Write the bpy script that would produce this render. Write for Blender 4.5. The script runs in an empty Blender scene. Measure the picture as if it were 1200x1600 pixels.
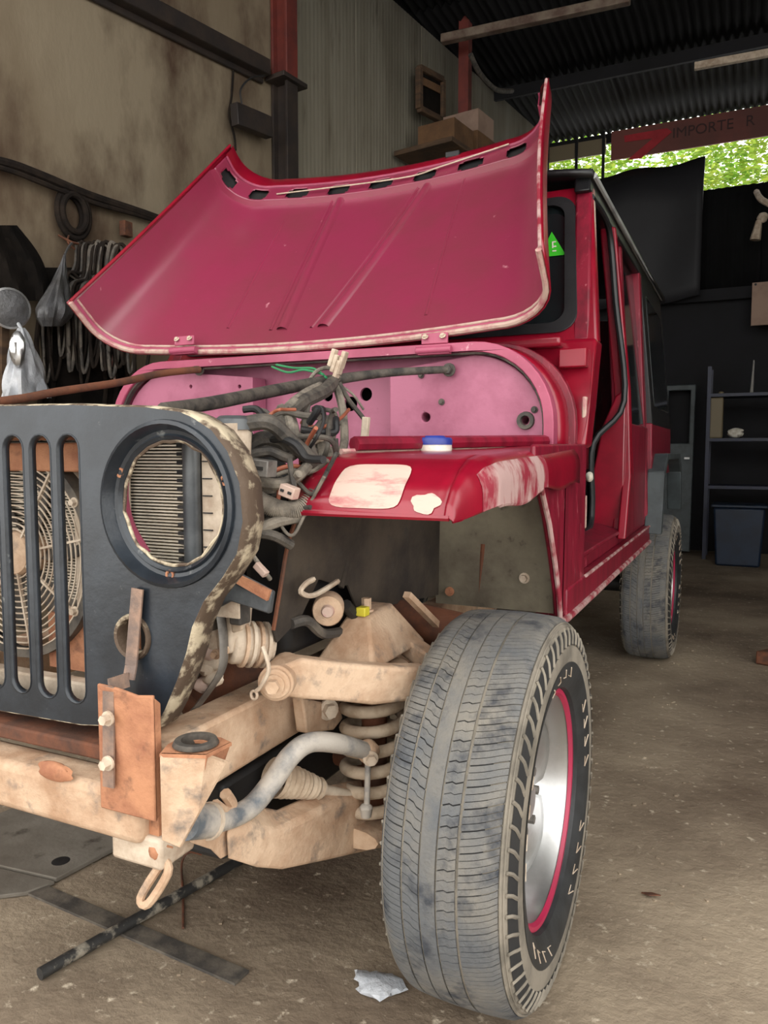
import bpy, bmesh, math, random
from mathutils import Vector, Matrix
from mathutils.geometry import tessellate_polygon

S = bpy.context.scene
COL = S.collection
random.seed(7)

# ------------------------------------------------------------------ camera, sky, exposure
F, YAW, PITCH, CAM = 1200.0, math.radians(25.4), math.radians(-4.5), Vector((1.18, 0.0, 1.07))
FW = Vector((-math.sin(YAW) * math.cos(PITCH), math.cos(YAW) * math.cos(PITCH), math.sin(PITCH)))
RT = Vector((math.cos(YAW), math.sin(YAW), 0.0))
UP = RT.cross(FW)
cd = bpy.data.cameras.new('camera')
cam = bpy.data.objects.new('camera', cd)
COL.objects.link(cam)
cd.sensor_fit = 'VERTICAL'
cd.sensor_height = 32.0
cd.lens = 32.0 * F / 1600.0
cd.clip_start = 0.02
cam.matrix_world = Matrix(((RT.x, UP.x, -FW.x, CAM.x), (RT.y, UP.y, -FW.y, CAM.y), (RT.z, UP.z, -FW.z, CAM.z), (0, 0, 0, 1)))
S.camera = cam

w = bpy.data.worlds.new('daylight')
S.world = w
w.use_nodes = True
wn = w.node_tree.nodes
wn['Background'].inputs[0].default_value = (1.0, 0.985, 0.95, 1)
wn['Background'].inputs[1].default_value = 3.3
vs = S.view_settings
vs.view_transform = 'Standard'
vs.look = 'None'
vs.gamma = 1.0
vs.use_curve_mapping = False
vs.exposure = 0.0


# ------------------------------------------------------------------ surveying: sight lines to real planes
def sight(px, py):
    return FW + RT * ((px - 600.0) / F) - UP * ((py - 800.0) / F)


def onX(px, py, x):
    d = sight(px, py)
    return CAM + d * ((x - CAM.x) / d.x)


def onY(px, py, y):
    d = sight(px, py)
    return CAM + d * ((y - CAM.y) / d.y)


def onZ(px, py, z):
    d = sight(px, py)
    return CAM + d * ((z - CAM.z) / d.z)


WDIR = Vector((math.sin(math.radians(8.3)), math.cos(math.radians(8.3)), 0))   # the left wall runs 8 degrees off the car
WNOR = Vector((WDIR.y, -WDIR.x, 0))
WPT = Vector((-2.0, 3.0, 0))


def onW(px, py, off=0.0):
    d = sight(px, py)
    return CAM + d * ((WPT + WNOR * off - CAM).dot(WNOR) / d.dot(WNOR))


# ------------------------------------------------------------------ materials
def lin(c):
    return tuple(((v / 255.0) / 12.92 if v <= 10 else (((v / 255.0) + 0.055) / 1.055) ** 2.4) for v in c) + (1,)


def M(name, col, col2=None, rough=0.6, metal=0.0, scale=6.0, lo=0.42, hi=0.62, col3=None, scale3=30.0, lo3=0.6, hi3=0.66,
      bump=0.15, bscale=40.0, stretch=(1, 1, 1), coat=0.0, rough2=None, spec=0.5):
    m = bpy.data.materials.new(name)
    m.use_nodes = True
    nt = m.node_tree
    N, L = nt.nodes, nt.links
    b = N['Principled BSDF']
    b.inputs['Roughness'].default_value = rough
    b.inputs['Metallic'].default_value = metal
    b.inputs['Coat Weight'].default_value = coat
    b.inputs['Coat Roughness'].default_value = 0.26
    b.inputs['Specular IOR Level'].default_value = spec
    tc = N.new('ShaderNodeTexCoord')
    mp = N.new('ShaderNodeMapping')
    mp.inputs['Scale'].default_value = stretch
    L.new(tc.outputs['Object'], mp.inputs['Vector'])

    def noise(sc, det=6.0):
        n = N.new('ShaderNodeTexNoise')
        n.inputs['Scale'].default_value = sc
        n.inputs['Detail'].default_value = det
        n.inputs['Roughness'].default_value = 0.62
        L.new(mp.outputs['Vector'], n.inputs['Vector'])
        return n

    def ramp(src, a, c):
        r = N.new('ShaderNodeValToRGB')
        r.color_ramp.elements[0].position = a
        r.color_ramp.elements[1].position = c
        L.new(src.outputs['Fac'], r.inputs['Fac'])
        return r

    def mix(fac, a, c):
        x = N.new('ShaderNodeMix')
        x.data_type = 'RGBA'
        L.new(fac, x.inputs['Factor'])
        for sock, v in ((x.inputs[6], a), (x.inputs[7], c)):
            if isinstance(v, tuple):
                sock.default_value = v
            else:
                L.new(v, sock)
        return x.outputs[2]

    c1 = lin(col)
    c2 = lin(col2) if col2 else tuple(v * 0.72 for v in c1[:3]) + (1,)
    r1 = ramp(noise(scale), lo, hi)
    out = mix(r1.outputs['Color'], c1, c2)
    if rough2 is not None:
        mr = N.new('ShaderNodeMapRange')
        mr.inputs['To Min'].default_value = rough
        mr.inputs['To Max'].default_value = rough2
        L.new(r1.outputs['Color'], mr.inputs['Value'])
        L.new(mr.outputs['Result'], b.inputs['Roughness'])
    if col3:
        r3 = ramp(noise(scale3), lo3, hi3)
        out = mix(r3.outputs['Color'], out, lin(col3))
    L.new(out, b.inputs['Base Color'])
    if bump:
        bn = N.new('ShaderNodeBump')
        bn.inputs['Strength'].default_value = bump
        bn.inputs['Distance'].default_value = 0.01
        L.new(noise(bscale).outputs['Fac'], bn.inputs['Height'])
        L.new(bn.outputs['Normal'], b.inputs['Normal'])
    return m


MAT = {}
MAT['red'] = M('red_paint', (142, 12, 38), (120, 10, 32), rough=0.28, coat=0.4, scale=5, col3=(200, 120, 125), scale3=26, lo3=0.68, hi3=0.74, bump=0.04)
MAT['red_plain'] = M('plain_red_paint', (142, 12, 38), (126, 10, 34), rough=0.35, bump=0.04)
MAT['red_dark'] = M('dusty_red_paint', (132, 22, 46), (104, 18, 36), rough=0.4, scale=9, stretch=(3, 3, 0.6), col3=(178, 96, 104), scale3=22, lo3=0.62, hi3=0.72, bump=0.08)
MAT['scraped'] = M('scraped_red_paint', (140, 40, 56), (182, 150, 146), rough=0.55, scale=18, lo=0.42, hi=0.56, stretch=(1, 1, 0.5), bump=0.2)
MAT['filler'] = M('bare_filler', (206, 176, 162), (172, 84, 92), rough=0.75, scale=30, lo=0.5, hi=0.72, stretch=(0.4, 1, 1.2), bump=0.2)
MAT['pink'] = M('pink_primer', (170, 80, 106), (150, 62, 88), rough=0.48, scale=4, col3=(206, 150, 160), scale3=34, lo3=0.66, hi3=0.74, bump=0.08)
MAT['pink_matt'] = M('faded_pink_primer', (174, 102, 127), (154, 84, 108), rough=0.55, scale=6, col3=(120, 70, 84), scale3=55, lo3=0.68, hi3=0.74, bump=0.1)
MAT['hood_in'] = M('hood_inner_paint', (140, 46, 74), (128, 50, 66), rough=0.3, coat=0.7, scale=3.2, lo=0.4, hi=0.68, col3=(196, 128, 140), scale3=20, lo3=0.69, hi3=0.74, bump=0.03, rough2=0.40)
MAT['cream'] = M('worn_cream_edge', (190, 164, 150), (172, 108, 112), rough=0.6, scale=22, lo=0.48, hi=0.64, bump=0.25)
MAT['grille'] = M('worn_black_paint', (30, 35, 41), (42, 48, 55), rough=0.3, scale=9, col3=(120, 122, 120), scale3=30, lo3=0.66, hi3=0.76, bump=0.08)
MAT['chipped'] = M('chipped_edge', (84, 68, 54), (190, 176, 150), rough=0.75, scale=20, lo=0.48, hi=0.58, bump=0.4)
MAT['rust'] = M('orange_rust', (182, 128, 94), (150, 98, 72), rough=0.8, scale=14, lo=0.42, hi=0.66, col3=(104, 70, 54), scale3=26, lo3=0.56, hi3=0.74, bump=0.4)
MAT['dust'] = M('mud_dusted_steel', (202, 174, 147), (168, 134, 106), rough=0.85, scale=12, lo=0.38, hi=0.66, col3=(104, 98, 92), scale3=20, lo3=0.56, hi3=0.76, bump=0.45)
MAT['dust_pale'] = M('pale_dusted_steel', (204, 188, 168), (170, 150, 130), rough=0.85, scale=16, bump=0.25)
MAT['bar'] = M('bar_dusty', (176, 168, 158), (92, 98, 104), rough=0.6, scale=11, lo=0.48, hi=0.66, bump=0.25)
MAT['steel'] = M('dull_steel', (128, 124, 118), (92, 88, 84), rough=0.5, metal=0.4, scale=20, bump=0.15)
MAT['strap'] = M('rusty_strap', (150, 122, 104), (112, 96, 88), rough=0.65, metal=0.2, scale=24, bump=0.25)
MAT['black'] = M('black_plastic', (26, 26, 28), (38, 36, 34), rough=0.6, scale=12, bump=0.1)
MAT['dusty_black'] = M('dusty_black', (64, 60, 56), (104, 96, 86), rough=0.75, scale=14, bump=0.25)
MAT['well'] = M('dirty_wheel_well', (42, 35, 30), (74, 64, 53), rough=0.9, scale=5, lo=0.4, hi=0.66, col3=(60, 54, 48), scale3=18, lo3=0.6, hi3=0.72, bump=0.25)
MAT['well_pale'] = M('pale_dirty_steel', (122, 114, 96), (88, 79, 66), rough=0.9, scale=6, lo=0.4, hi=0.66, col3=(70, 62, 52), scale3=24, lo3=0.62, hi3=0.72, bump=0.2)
MAT['cable'] = M('dusty_cable', (86, 80, 72), (50, 47, 44), rough=0.75, scale=30, bump=0.3, bscale=90)
MAT['cable_pale'] = M('pale_dusty_cable', (134, 125, 112), (88, 82, 74), rough=0.8, scale=30, bump=0.3, bscale=90)
MAT['white'] = M('white_plastic', (226, 222, 210), (200, 192, 176), rough=0.5, scale=30, bump=0.05)
MAT['blue'] = M('blue_plastic', (44, 62, 150), (38, 52, 128), rough=0.4, bump=0.02)
MAT['yellow'] = M('yellow_plastic', (216, 202, 60), rough=0.5, bump=0.05)
MAT['green_wire'] = M('green_wire', (60, 150, 100), rough=0.5, bump=0)
MAT['orange_wire'] = M('orange_wire', (150, 84, 60), rough=0.6, bump=0)
MAT['alu'] = M('aluminium_fins', (222, 212, 194), (176, 164, 144), rough=0.55, metal=0.0, scale=5, bump=0.05)
MAT['tank'] = M('radiator_tank', (90, 93, 95), (62, 65, 68), rough=0.45, metal=0.3, scale=12, bump=0.1)
MAT['tread'] = M('dusty_tread', (94, 96, 98), (126, 121, 112), rough=0.9, scale=6, lo=0.4, hi=0.66, col3=(50, 54, 62), scale3=16, lo3=0.52, hi3=0.70, bump=0.4, bscale=120)
MAT['tyre'] = M('tyre_dust', (140, 132, 119), (108, 102, 92), rough=0.95, scale=9, bump=0.3)
MAT['sidewall'] = M('sidewall_rubber', (48, 50, 52), (34, 36, 38), rough=0.55, scale=14, bump=0.1)
MAT['sipe'] = M('sipe_rubber', (34, 34, 35), (44, 43, 42), rough=0.9, bump=0.1)
MAT['tyre_far'] = M('far_tread', (120, 110, 96), (96, 88, 76), rough=0.95, scale=9, bump=0.3)
MAT['flaking'] = M('flaking_black_paint', (44, 43, 42), (146, 138, 124), rough=0.6, scale=22, lo=0.5, hi=0.6, bump=0.3)
MAT['core'] = M('radiator_core', (112, 104, 92), (84, 78, 68), rough=0.8, scale=8, bump=0.1)
MAT['chrome'] = M('polished_alloy', (206, 206, 206), (176, 176, 174), rough=0.3, metal=0.85, scale=4, bump=0.02, rough2=0.42)
MAT['stripe'] = M('red_rim_stripe', (178, 40, 78), (160, 50, 76), rough=0.4, bump=0.02)
MAT['rubber'] = M('rubber_seal', (24, 25, 27), (36, 36, 38), rough=0.45, bump=0.04)
MAT['glass'] = M('dark_glass', (20, 26, 28), (30, 36, 38), rough=0.08, scale=3, bump=0, spec=0.6)
MAT['roof_black'] = M('black_hardtop', (22, 22, 24), (30, 30, 32), rough=0.4, bump=0.1)
MAT['drip'] = M('pale_drip_rail', (170, 172, 170), (130, 132, 132), rough=0.35, bump=0.05)
MAT['flare'] = M('grey_flare', (70, 78, 80), (58, 64, 66), rough=0.55, scale=10, bump=0.08)
MAT['green'] = M('green_sticker', (60, 190, 40), (52, 178, 36), rough=0.5, bump=0)
MAT['rust_dark'] = M('dark_rust', (110, 66, 44), (76, 50, 38), rough=0.85, scale=14, bump=0.3)
MAT['boot'] = M('dusty_rubber_boot', (190, 172, 150), (160, 140, 118), rough=0.9, scale=20, bump=0.2)

MAT['plaster'] = M('stained_plaster', (138, 125, 104), (106, 90, 70), rough=0.95, scale=1.1, lo=0.36, hi=0.66, col3=(70, 50, 35), scale3=2.4, lo3=0.48, hi3=0.72, stretch=(1, 1, 0.45), bump=0.35, bscale=9)
MAT['sheet_wall'] = M('pale_sheet_wall', (156, 149, 132), (128, 120, 103), rough=0.9, scale=2.0, lo=0.38, hi=0.68, col3=(100, 88, 72), scale3=5, lo3=0.58, hi3=0.78, stretch=(2.4, 2.4, 0.3), bump=0.15)
MAT['floor'] = M('dirty_concrete', (166, 150, 128), (98, 82, 67), rough=0.8, scale=0.9, lo=0.36, hi=0.62, col3=(206, 192, 170), scale3=30, lo3=0.6, hi3=0.72, bump=0.7, bscale=32)
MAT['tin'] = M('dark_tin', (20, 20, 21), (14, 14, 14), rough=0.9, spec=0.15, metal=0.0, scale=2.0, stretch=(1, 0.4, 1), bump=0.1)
MAT['purlin'] = M('purlin_steel', (120, 106, 92), (86, 66, 56), rough=0.7, scale=7, bump=0.2)
MAT['column_red'] = M('red_oxide_steel', (112, 48, 40), (88, 40, 36), rough=0.6, scale=6, bump=0.15)
MAT['column_black'] = M('black_steel', (40, 34, 32), (54, 44, 38), rough=0.6, scale=6, bump=0.15)
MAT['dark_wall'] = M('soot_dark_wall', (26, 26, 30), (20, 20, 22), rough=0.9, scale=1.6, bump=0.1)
MAT['tarp'] = M('black_tarpaulin', (24, 24, 28), (32, 32, 36), rough=0.65, scale=2, bump=0.3, bscale=5)
MAT['wood'] = M('dusty_wood', (92, 70, 50), (66, 50, 38), rough=0.85, scale=5, stretch=(1, 1, 6), bump=0.2)
MAT['ply'] = M('oily_plywood', (128, 122, 112), (90, 82, 72), rough=0.8, scale=3, lo=0.36, hi=0.66, col3=(64, 56, 48), scale3=9, lo3=0.6, hi3=0.72, bump=0.2)
MAT['carton'] = M('brown_cardboard', (112, 82, 54), (92, 66, 44), rough=0.9, scale=5, bump=0.1)
MAT['cloth'] = M('dark_cloth', (30, 26, 23), (20, 18, 17), rough=1.0, spec=0.1, scale=8, bump=0.5, bscale=20)
MAT['bag'] = M('grey_plastic_bag', (96, 96, 98), (64, 62, 60), rough=0.35, scale=7, lo=0.4, hi=0.66, bump=0.9, bscale=22)
MAT['white_bag'] = M('white_plastic_bag', (214, 216, 220), (168, 172, 178), rough=0.4, scale=6, bump=1.0, bscale=18)
MAT['hose'] = M('black_hose', (30, 25, 22), (46, 38, 32), rough=0.95, spec=0.2, scale=12, bump=0.2)
MAT['sign'] = M('sign_brown', (118, 66, 58), (100, 60, 54), rough=0.7, scale=2, bump=0)
MAT['sign_red'] = M('sign_red', (176, 40, 50), rough=0.7, bump=0)
MAT['sign_ink'] = M('sign_ink', (64, 40, 38), rough=0.7, bump=0)
MAT['leaf'] = M('bright_leaf', (110, 160, 36), (176, 190, 70), rough=0.6, scale=3, lo=0.4, hi=0.6, bump=0)
MAT['bark'] = M('bark', (90, 74, 58), rough=0.9, bump=0.3)
MAT['bin'] = M('navy_bin', (24, 40, 62), (20, 32, 50), rough=0.5, bump=0.05)
MAT['rack'] = M('blue_rack_steel', (30, 36, 62), (26, 30, 48), rough=0.5, bump=0.05)
MAT['can'] = M('khaki_can', (120, 108, 84), (120, 108, 84), rough=0.6, bump=0.05)
MAT['board'] = M('pinkish_board', (158, 132, 116), (136, 112, 98), rough=0.8, scale=4, bump=0.05)


# ------------------------------------------------------------------ mesh helpers
class MB:
    def __init__(self):
        self.v, self.f = [], []

    def add(self, vs_, fs):
        o = len(self.v)
        self.v += [Vector(p) for p in vs_]
        self.f += [tuple(i + o for i in f) for f in fs]
        return self

    def hexa(self, p):                      # 8 corners: bottom ring 0-3, top ring 4-7
        return self.add(p, [(3, 2, 1, 0), (4, 5, 6, 7), (0, 1, 5, 4), (1, 2, 6, 5), (2, 3, 7, 6), (3, 0, 4, 7)])

    def box(self, c, s, rot=None):
        c = Vector(c)
        h = Vector(s) * 0.5
        p = [Vector((sx * h.x, sy * h.y, sz * h.z)) for sz in (-1, 1) for sx, sy in ((-1, -1), (1, -1), (1, 1), (-1, 1))]
        if rot is not None:
            p = [rot @ q for q in p]
        return self.hexa([c + q for q in p])

    def beam(self, a, b, wd, ht, up=Vector((0, 0, 1))):
        a, b = Vector(a), Vector(b)
        d = (b - a).normalized()
        s = d.cross(up).normalized()
        u = s.cross(d)
        s, u = s * wd / 2, u * ht / 2
        return self.hexa([a - s - u, a + s - u, b + s - u, b - s - u, a - s + u, a + s + u, b + s + u, b - s + u])

    def tube(self, pts, r, n=8, closed=False, sm=0, flat=None):
        pts = [Vector(p) for p in pts]
        rs = list(r) if isinstance(r, (list, tuple)) else None
        if sm:
            pts, rs = smooth_path(pts, rs, sm, closed)
        m = len(pts)
        ts = []
        for i in range(m):
            a = pts[(i - 1) % m] if (closed or i > 0) else pts[0]
            b = pts[(i + 1) % m] if (closed or i < m - 1) else pts[-1]
            t = b - a
            ts.append(t.normalized() if t.length > 1e-9 else Vector((0, 0, 1)))
        ref = Vector((0, 0, 1)) if abs(ts[0].z) < 0.9 else Vector((1, 0, 0))
        u = ts[0].cross(ref).normalized()
        V, Fs = [], []
        for i in range(m):
            u = (u - ts[i] * u.dot(ts[i]))
            u = u.normalized() if u.length > 1e-6 else ts[i].orthogonal().normalized()
            wv = ts[i].cross(u)
            rr = rs[i] if rs else r
            k2 = flat if flat else 1.0
            for k in range(n):
                a = 2 * math.pi * k / n
                V.append(pts[i] + (u * math.cos(a) + wv * math.sin(a) * k2) * rr)
        for i in range(m if closed else m - 1):
            j = (i + 1) % m
            for k in range(n):
                Fs.append((i * n + k, i * n + (k + 1) % n, j * n + (k + 1) % n, j * n + k))
        if not closed:
            Fs.append(tuple(range(n - 1, -1, -1)))
            Fs.append(tuple((m - 1) * n + k for k in range(n)))
        return self.add(V, Fs)

    def cyl(self, a, b, r, r2=None, n=16):
        return self.tube([a, b], [r, r if r2 is None else r2], n)

    def lathe(self, prof, o, axis, n=32, cap=False):   # prof: (along axis, radius)
        o, ax = Vector(o), Vector(axis).normalized()
        u = ax.orthogonal().normalized()
        wv = ax.cross(u)
        V, Fs = [], []
        for (a, r) in prof:
            for k in range(n):
                t = 2 * math.pi * k / n
                V.append(o + ax * a + (u * math.cos(t) + wv * math.sin(t)) * r)
        for i in range(len(prof) - 1):
            for k in range(n):
                Fs.append((i * n + k, i * n + (k + 1) % n, (i + 1) * n + (k + 1) % n, (i + 1) * n + k))
        if cap:
            Fs.append(tuple(range(n)))
            Fs.append(tuple((len(prof) - 1) * n + k for k in range(n)))
        return self.add(V, Fs)

    def grid(self, fn, nu, nv, keep=None):
        V = [fn(i / nu, j / nv) for i in range(nu + 1) for j in range(nv + 1)]
        Fs = []
        for i in range(nu):
            for j in range(nv):
                if keep and not keep((i + 0.5) / nu, (j + 0.5) / nv):
                    continue
                a = i * (nv + 1) + j
                Fs.append((a, a + 1, a + nv + 2, a + nv + 1))
        return self.add(V, Fs)

    def plate(self, outer, holes, fn, vec):            # flat outline with holes, mapped by fn and given depth vec
        vec = Vector(vec)
        loops = [list(outer)] + [list(h) for h in holes]
        flat2 = [[Vector((u, v, 0)) for u, v in lp] for lp in loops]
        tris = tessellate_polygon(flat2)
        allp = [p for lp in loops for p in lp]
        n = len(allp)
        fr = [Vector(fn(u, v)) for u, v in allp]
        V = fr + [p + vec for p in fr]
        Fs = [tuple(t) for t in tris] + [tuple(i + n for i in reversed(t)) for t in tris]
        o = 0
        for lp in loops:
            m = len(lp)
            for i in range(m):
                j = (i + 1) % m
                Fs.append((o + i, o + j, n + o + j, n + o + i))
            o += m
        return self.add(V, Fs)

    def prism(self, pts, vec):
        pts = [Vector(p) for p in pts]
        vec = Vector(vec)
        m = len(pts)
        V = pts + [p + vec for p in pts]
        Fs = [tuple(range(m - 1, -1, -1)), tuple(range(m, 2 * m))] + [(i, (i + 1) % m, m + (i + 1) % m, m + i) for i in range(m)]
        return self.add(V, Fs)

    def build(self, name, mat, parent=None, bevel=0.0, ang=38, solid=0.0, subd=0, seg=2):
        me = bpy.data.meshes.new(name)
        me.from_pydata([tuple(p) for p in self.v], [], self.f)
        me.validate()
        bm = bmesh.new()
        bm.from_mesh(me)
        bmesh.ops.recalc_face_normals(bm, faces=bm.faces)
        lim = math.radians(ang)
        for e in bm.edges:
            if len(e.link_faces) == 2 and e.calc_face_angle(0) > lim:
                e.smooth = False
        for f in bm.faces:
            f.smooth = True
        bm.to_mesh(me)
        bm.free()
        me.materials.append(MAT[mat] if isinstance(mat, str) else mat)
        o = bpy.data.objects.new(name, me)
        COL.objects.link(o)
        if parent:
            o.parent = parent
            o.matrix_parent_inverse = world_of(parent).inverted()
        if solid:
            md = o.modifiers.new('thickness', 'SOLIDIFY')
            md.thickness = solid
            md.offset = 0
        if subd:
            md = o.modifiers.new('smooth', 'SUBSURF')
            md.levels = subd
            md.render_levels = subd
        if bevel:
            md = o.modifiers.new('bevel', 'BEVEL')
            md.width = bevel
            md.segments = seg
            md.limit_method = 'ANGLE'
            md.angle_limit = math.radians(40)
        return o


def world_of(o):
    m = o.matrix_basis.copy()
    if o.parent:
        m = world_of(o.parent) @ o.matrix_parent_inverse @ m
    return m


def smooth_path(pts, rs, k, closed=False):
    out, ro = [], []
    m = len(pts)
    for i in range(m if closed else m - 1):
        g = lambda j: pts[j % m] if closed else pts[max(0, min(m - 1, j))]
        p0, p1, p2, p3 = g(i - 1), g(i), g(i + 1), g(i + 2)
        for q in range(k):
            t = q / k
            out.append(0.5 * ((2 * p1) + (p2 - p0) * t + (2 * p0 - 5 * p1 + 4 * p2 - p3) * t * t + (3 * p1 - p0 - 3 * p2 + p3) * t ** 3))
            if rs:
                ro.append(rs[i] * (1 - t) + rs[(i + 1) % m] * t)
    if not closed:
        out.append(pts[-1])
        if rs:
            ro.append(rs[-1])
    return out, (ro if rs else None)


def ring(cx, cy, rx, ry=None, n=24, a0=0.0):
    ry = rx if ry is None else ry
    return [(cx + rx * math.cos(a0 + 2 * math.pi * i / n), cy + ry * math.sin(a0 + 2 * math.pi * i / n)) for i in range(n)]


def slot(cx, c0, c1, r, n=8):             # upright oblong from c0 to c1
    return [(cx + r * math.cos(math.pi * i / n), c1 - r + r * math.sin(math.pi * i / n)) for i in range(n + 1)] + \
           [(cx - r * math.cos(math.pi * i / n), c0 + r - r * math.sin(math.pi * i / n)) for i in range(n + 1)]


def tag(o, label=None, cat=None, group=None, kind=None):
    if label:
        o['label'] = label
    if cat:
        o['category'] = cat
    if group:
        o['group'] = group
    if kind:
        o['kind'] = kind
    return o


def empty(name, loc, label=None, cat=None, group=None, kind=None):
    o = bpy.data.objects.new(name, None)
    o.empty_display_size = 0.1
    COL.objects.link(o)
    o.location = loc
    return tag(o, label, cat, group, kind)


def blob(mb, c, r, seed=0, lump=0.25, nu=14, nv=10, rot=None):    # a lumpy closed body
    rnd = random.Random(seed)
    ph = [rnd.uniform(0, 6.28) for _ in range(6)]
    V, Fs = [], []
    c = Vector(c)
    for j in range(nv + 1):
        th = math.pi * j / nv
        for i in range(nu):
            a = 2 * math.pi * i / nu
            k = 1 + lump * (math.sin(3 * a + ph[0] + 2 * th) * 0.4 + math.sin(5 * a + ph[1]) * math.sin(3 * th + ph[2]) * 0.35 + math.sin(7 * a + 4 * th + ph[3]) * 0.25)
            p = Vector((r[0] * math.sin(th) * math.cos(a) * k, r[1] * math.sin(th) * math.sin(a) * k, r[2] * math.cos(th)))
            V.append(c + (rot @ p if rot else p))
    for j in range(nv):
        for i in range(nu):
            Fs.append((j * nu + i, j * nu + (i + 1) % nu, (j + 1) * nu + (i + 1) % nu, (j + 1) * nu + i))
    mb.add(V, Fs)
    return mb


def bolt(name, p, ax, r, parent, mat='steel', h=0.012):
    p, ax = Vector(p), Vector(ax).normalized()
    m = MB()
    m.cyl(p, p + ax * h * 0.25, r * 1.5, n=14)
    m.cyl(p + ax * h * 0.25, p + ax * h, r, n=6)
    return m.build(name, mat, parent)


# ================================================================== THE GARAGE
m = MB()
m.box((0.6, 4.0, -0.1), (9.0, 20.0, 0.2))
tag(m.build('floor', 'floor'), kind='structure')


def wallp(t, z, off=0.0):
    p = WPT + WDIR * t + WNOR * off
    return Vector((p.x, p.y, z))


T_COL = (onW(427, 120) - WPT).dot(WDIR)
EAVE = 9.3
RZ = 4.76
m = MB()
a, b = wallp(-3.6, 0, -0.1), wallp(T_COL, 0, -0.1)
m.beam(a + Vector((0, 0, 2.38)), b + Vector((0, 0, 2.38)), 0.2, 4.76)
wl = tag(m.build('wall_left', 'plaster'), kind='structure')

# ribbed pale sheets beyond the column, each its own panel
t0 = T_COL
k = 0
while t0 < 6.4:
    t1 = t0 + 0.98
    m = MB()
    nr = 22

    def ribp(u, v, t0=t0, t1=t1):
        wob = 0.0012 * math.sin(u * nr * 2 * math.pi)
        return wallp(t0 + (t1 - t0 - 0.008) * u, 4.76 * v, -0.03 + wob)
    m.grid(ribp, nr * 6, 1)
    m.build('wall_sheet', 'sheet_wall', wl, solid=0.01)
    t0 = t1
m = MB()
m.beam(wallp(T_COL, 2.38, -0.15), wallp(6.6, 2.38, -0.15), 0.1, 4.76)
m.build('wall_backing', 'dark_wall', wl)

m = MB()
m.box((3.7, 5.6, 2.38), (0.2, 7.4, 4.76))
tag(m.build('wall_right', 'plaster'), kind='structure')

# back wall: dark lower half, grey sheet above
wb = MB()
wb.box((1.2, 9.05, 1.4), (5.4, 0.2, 2.8))
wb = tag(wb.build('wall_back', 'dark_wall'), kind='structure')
x0 = -1.2
while x0 < 3.6:
    m = MB()

    def rb(u, v, x0=x0):
        return Vector((x0 + 0.82 * u, 8.93 + 0.009 * math.sin(u * 10 * 2 * math.pi), 2.72 + 1.08 * v))
    m.grid(rb, 60, 1)
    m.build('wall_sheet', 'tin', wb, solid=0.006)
    x0 += 0.8
m = MB()
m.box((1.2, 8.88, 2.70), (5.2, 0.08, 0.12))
m.build('wall_rail', 'dark_wall', wb)

# roof of corrugated sheets on purlins
rf = empty('ceiling', (0.6, 4, RZ), kind='structure')
proto = None
for iy in range(3):
    for ix in range(8):
        if proto is None:
            m = MB()

            def cor(u, v):
                return Vector((0.78 * u, 3.25 * v, 0.019 * math.sin(u * 10 * 2 * math.pi)))
            m.grid(cor, 80, 1)
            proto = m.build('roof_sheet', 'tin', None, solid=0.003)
            o = proto
        else:
            o = proto.copy()
            COL.objects.link(o)
        o.parent = rf
        o.matrix_parent_inverse = Matrix.Identity(4)
        o.location = Vector((-2.5 + 0.77 * ix, 0.0 + 3.15 * iy, RZ + 0.03 + 0.006 * (iy % 2) + 0.004 * (ix % 2))) - rf.location
for y in (0.1, 2.3, 4.6, 7.9, 9.52):
    m = MB()
    m.box((0.6, y, RZ - 0.045), (6.2, 0.04, 0.11))
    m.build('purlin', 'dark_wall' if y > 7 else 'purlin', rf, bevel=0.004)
# the pale tube under the roof and the short batten, as seen across the bay
m = MB()
m.beam(onZ(690, 62, 4.5), onZ(985, -2, 4.5), 0.07, 0.07)
m.build('roof_beam', 'purlin', rf, bevel=0.008)
m = MB()
p = onZ(1085, 104, 4.4)
q = onZ(1205, 82, 4.4)
m.beam(p, p + (q - p) * 1.3, 0.05, 0.06)
m.build('lamp_batten', 'dust_pale', rf, bevel=0.006)

# wall beam (steel angle) and column
m = MB()
p = onW(415, 108, 0.05)
q = onW(205, 0, 0.05)
d = (q - p)
m.beam(p, p + d * 2.2, 0.09, 0.10)
m.beam(p + Vector((0, 0, -0.055)) - WNOR * 0.03, p + d * 2.2 + Vector((0, 0, -0.055)) - WNOR * 0.03, 0.02, 0.06)
tag(m.build('steel_beam', 'column_black', bevel=0.006), 'dark steel angle beam running high along the stained plaster wall', 'beam')
cl = empty('steel_column', wallp(T_COL + 0.02, 0, 0.1), 'upright steel column, red oxide above and black below, between plaster and sheet wall', 'column')
zc = onW(427, 120, 0.08).z
m = MB()
for off, wd, th in ((0.14, 0.02, 0.11), (0.02, 0.02, 0.11), (0.08, 0.12, 0.02)):
    m.beam(wallp(T_COL - th / 2 + 0.02, (4.74 + zc) / 2, off), wallp(T_COL + th / 2 + 0.02, (4.74 + zc) / 2, off), wd, 4.74 - zc)
m.build('upper_section', 'column_red', cl, bevel=0.003)
m = MB()
for off, wd, th in ((0.14, 0.02, 0.11), (0.02, 0.02, 0.11), (0.08, 0.12, 0.02)):
    m.beam(wallp(T_COL - th / 2 + 0.02, zc / 2, off), wallp(T_COL + th / 2 + 0.02, zc / 2, off), wd, zc)
m.build('lower_section', 'column_black', cl, bevel=0.003)
m = MB()
m.beam(wallp(T_COL - 0.1, zc, 0.1), wallp(T_COL + 0.14, zc, 0.1), 0.16, 0.03)
m.build('splice_plate', 'column_black', cl, bevel=0.003)
m = MB()
p = onW(366, 178, 0.12)
q = onW(420, 200, 0.12)
m.beam(p, q, 0.06, 0.13)
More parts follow.
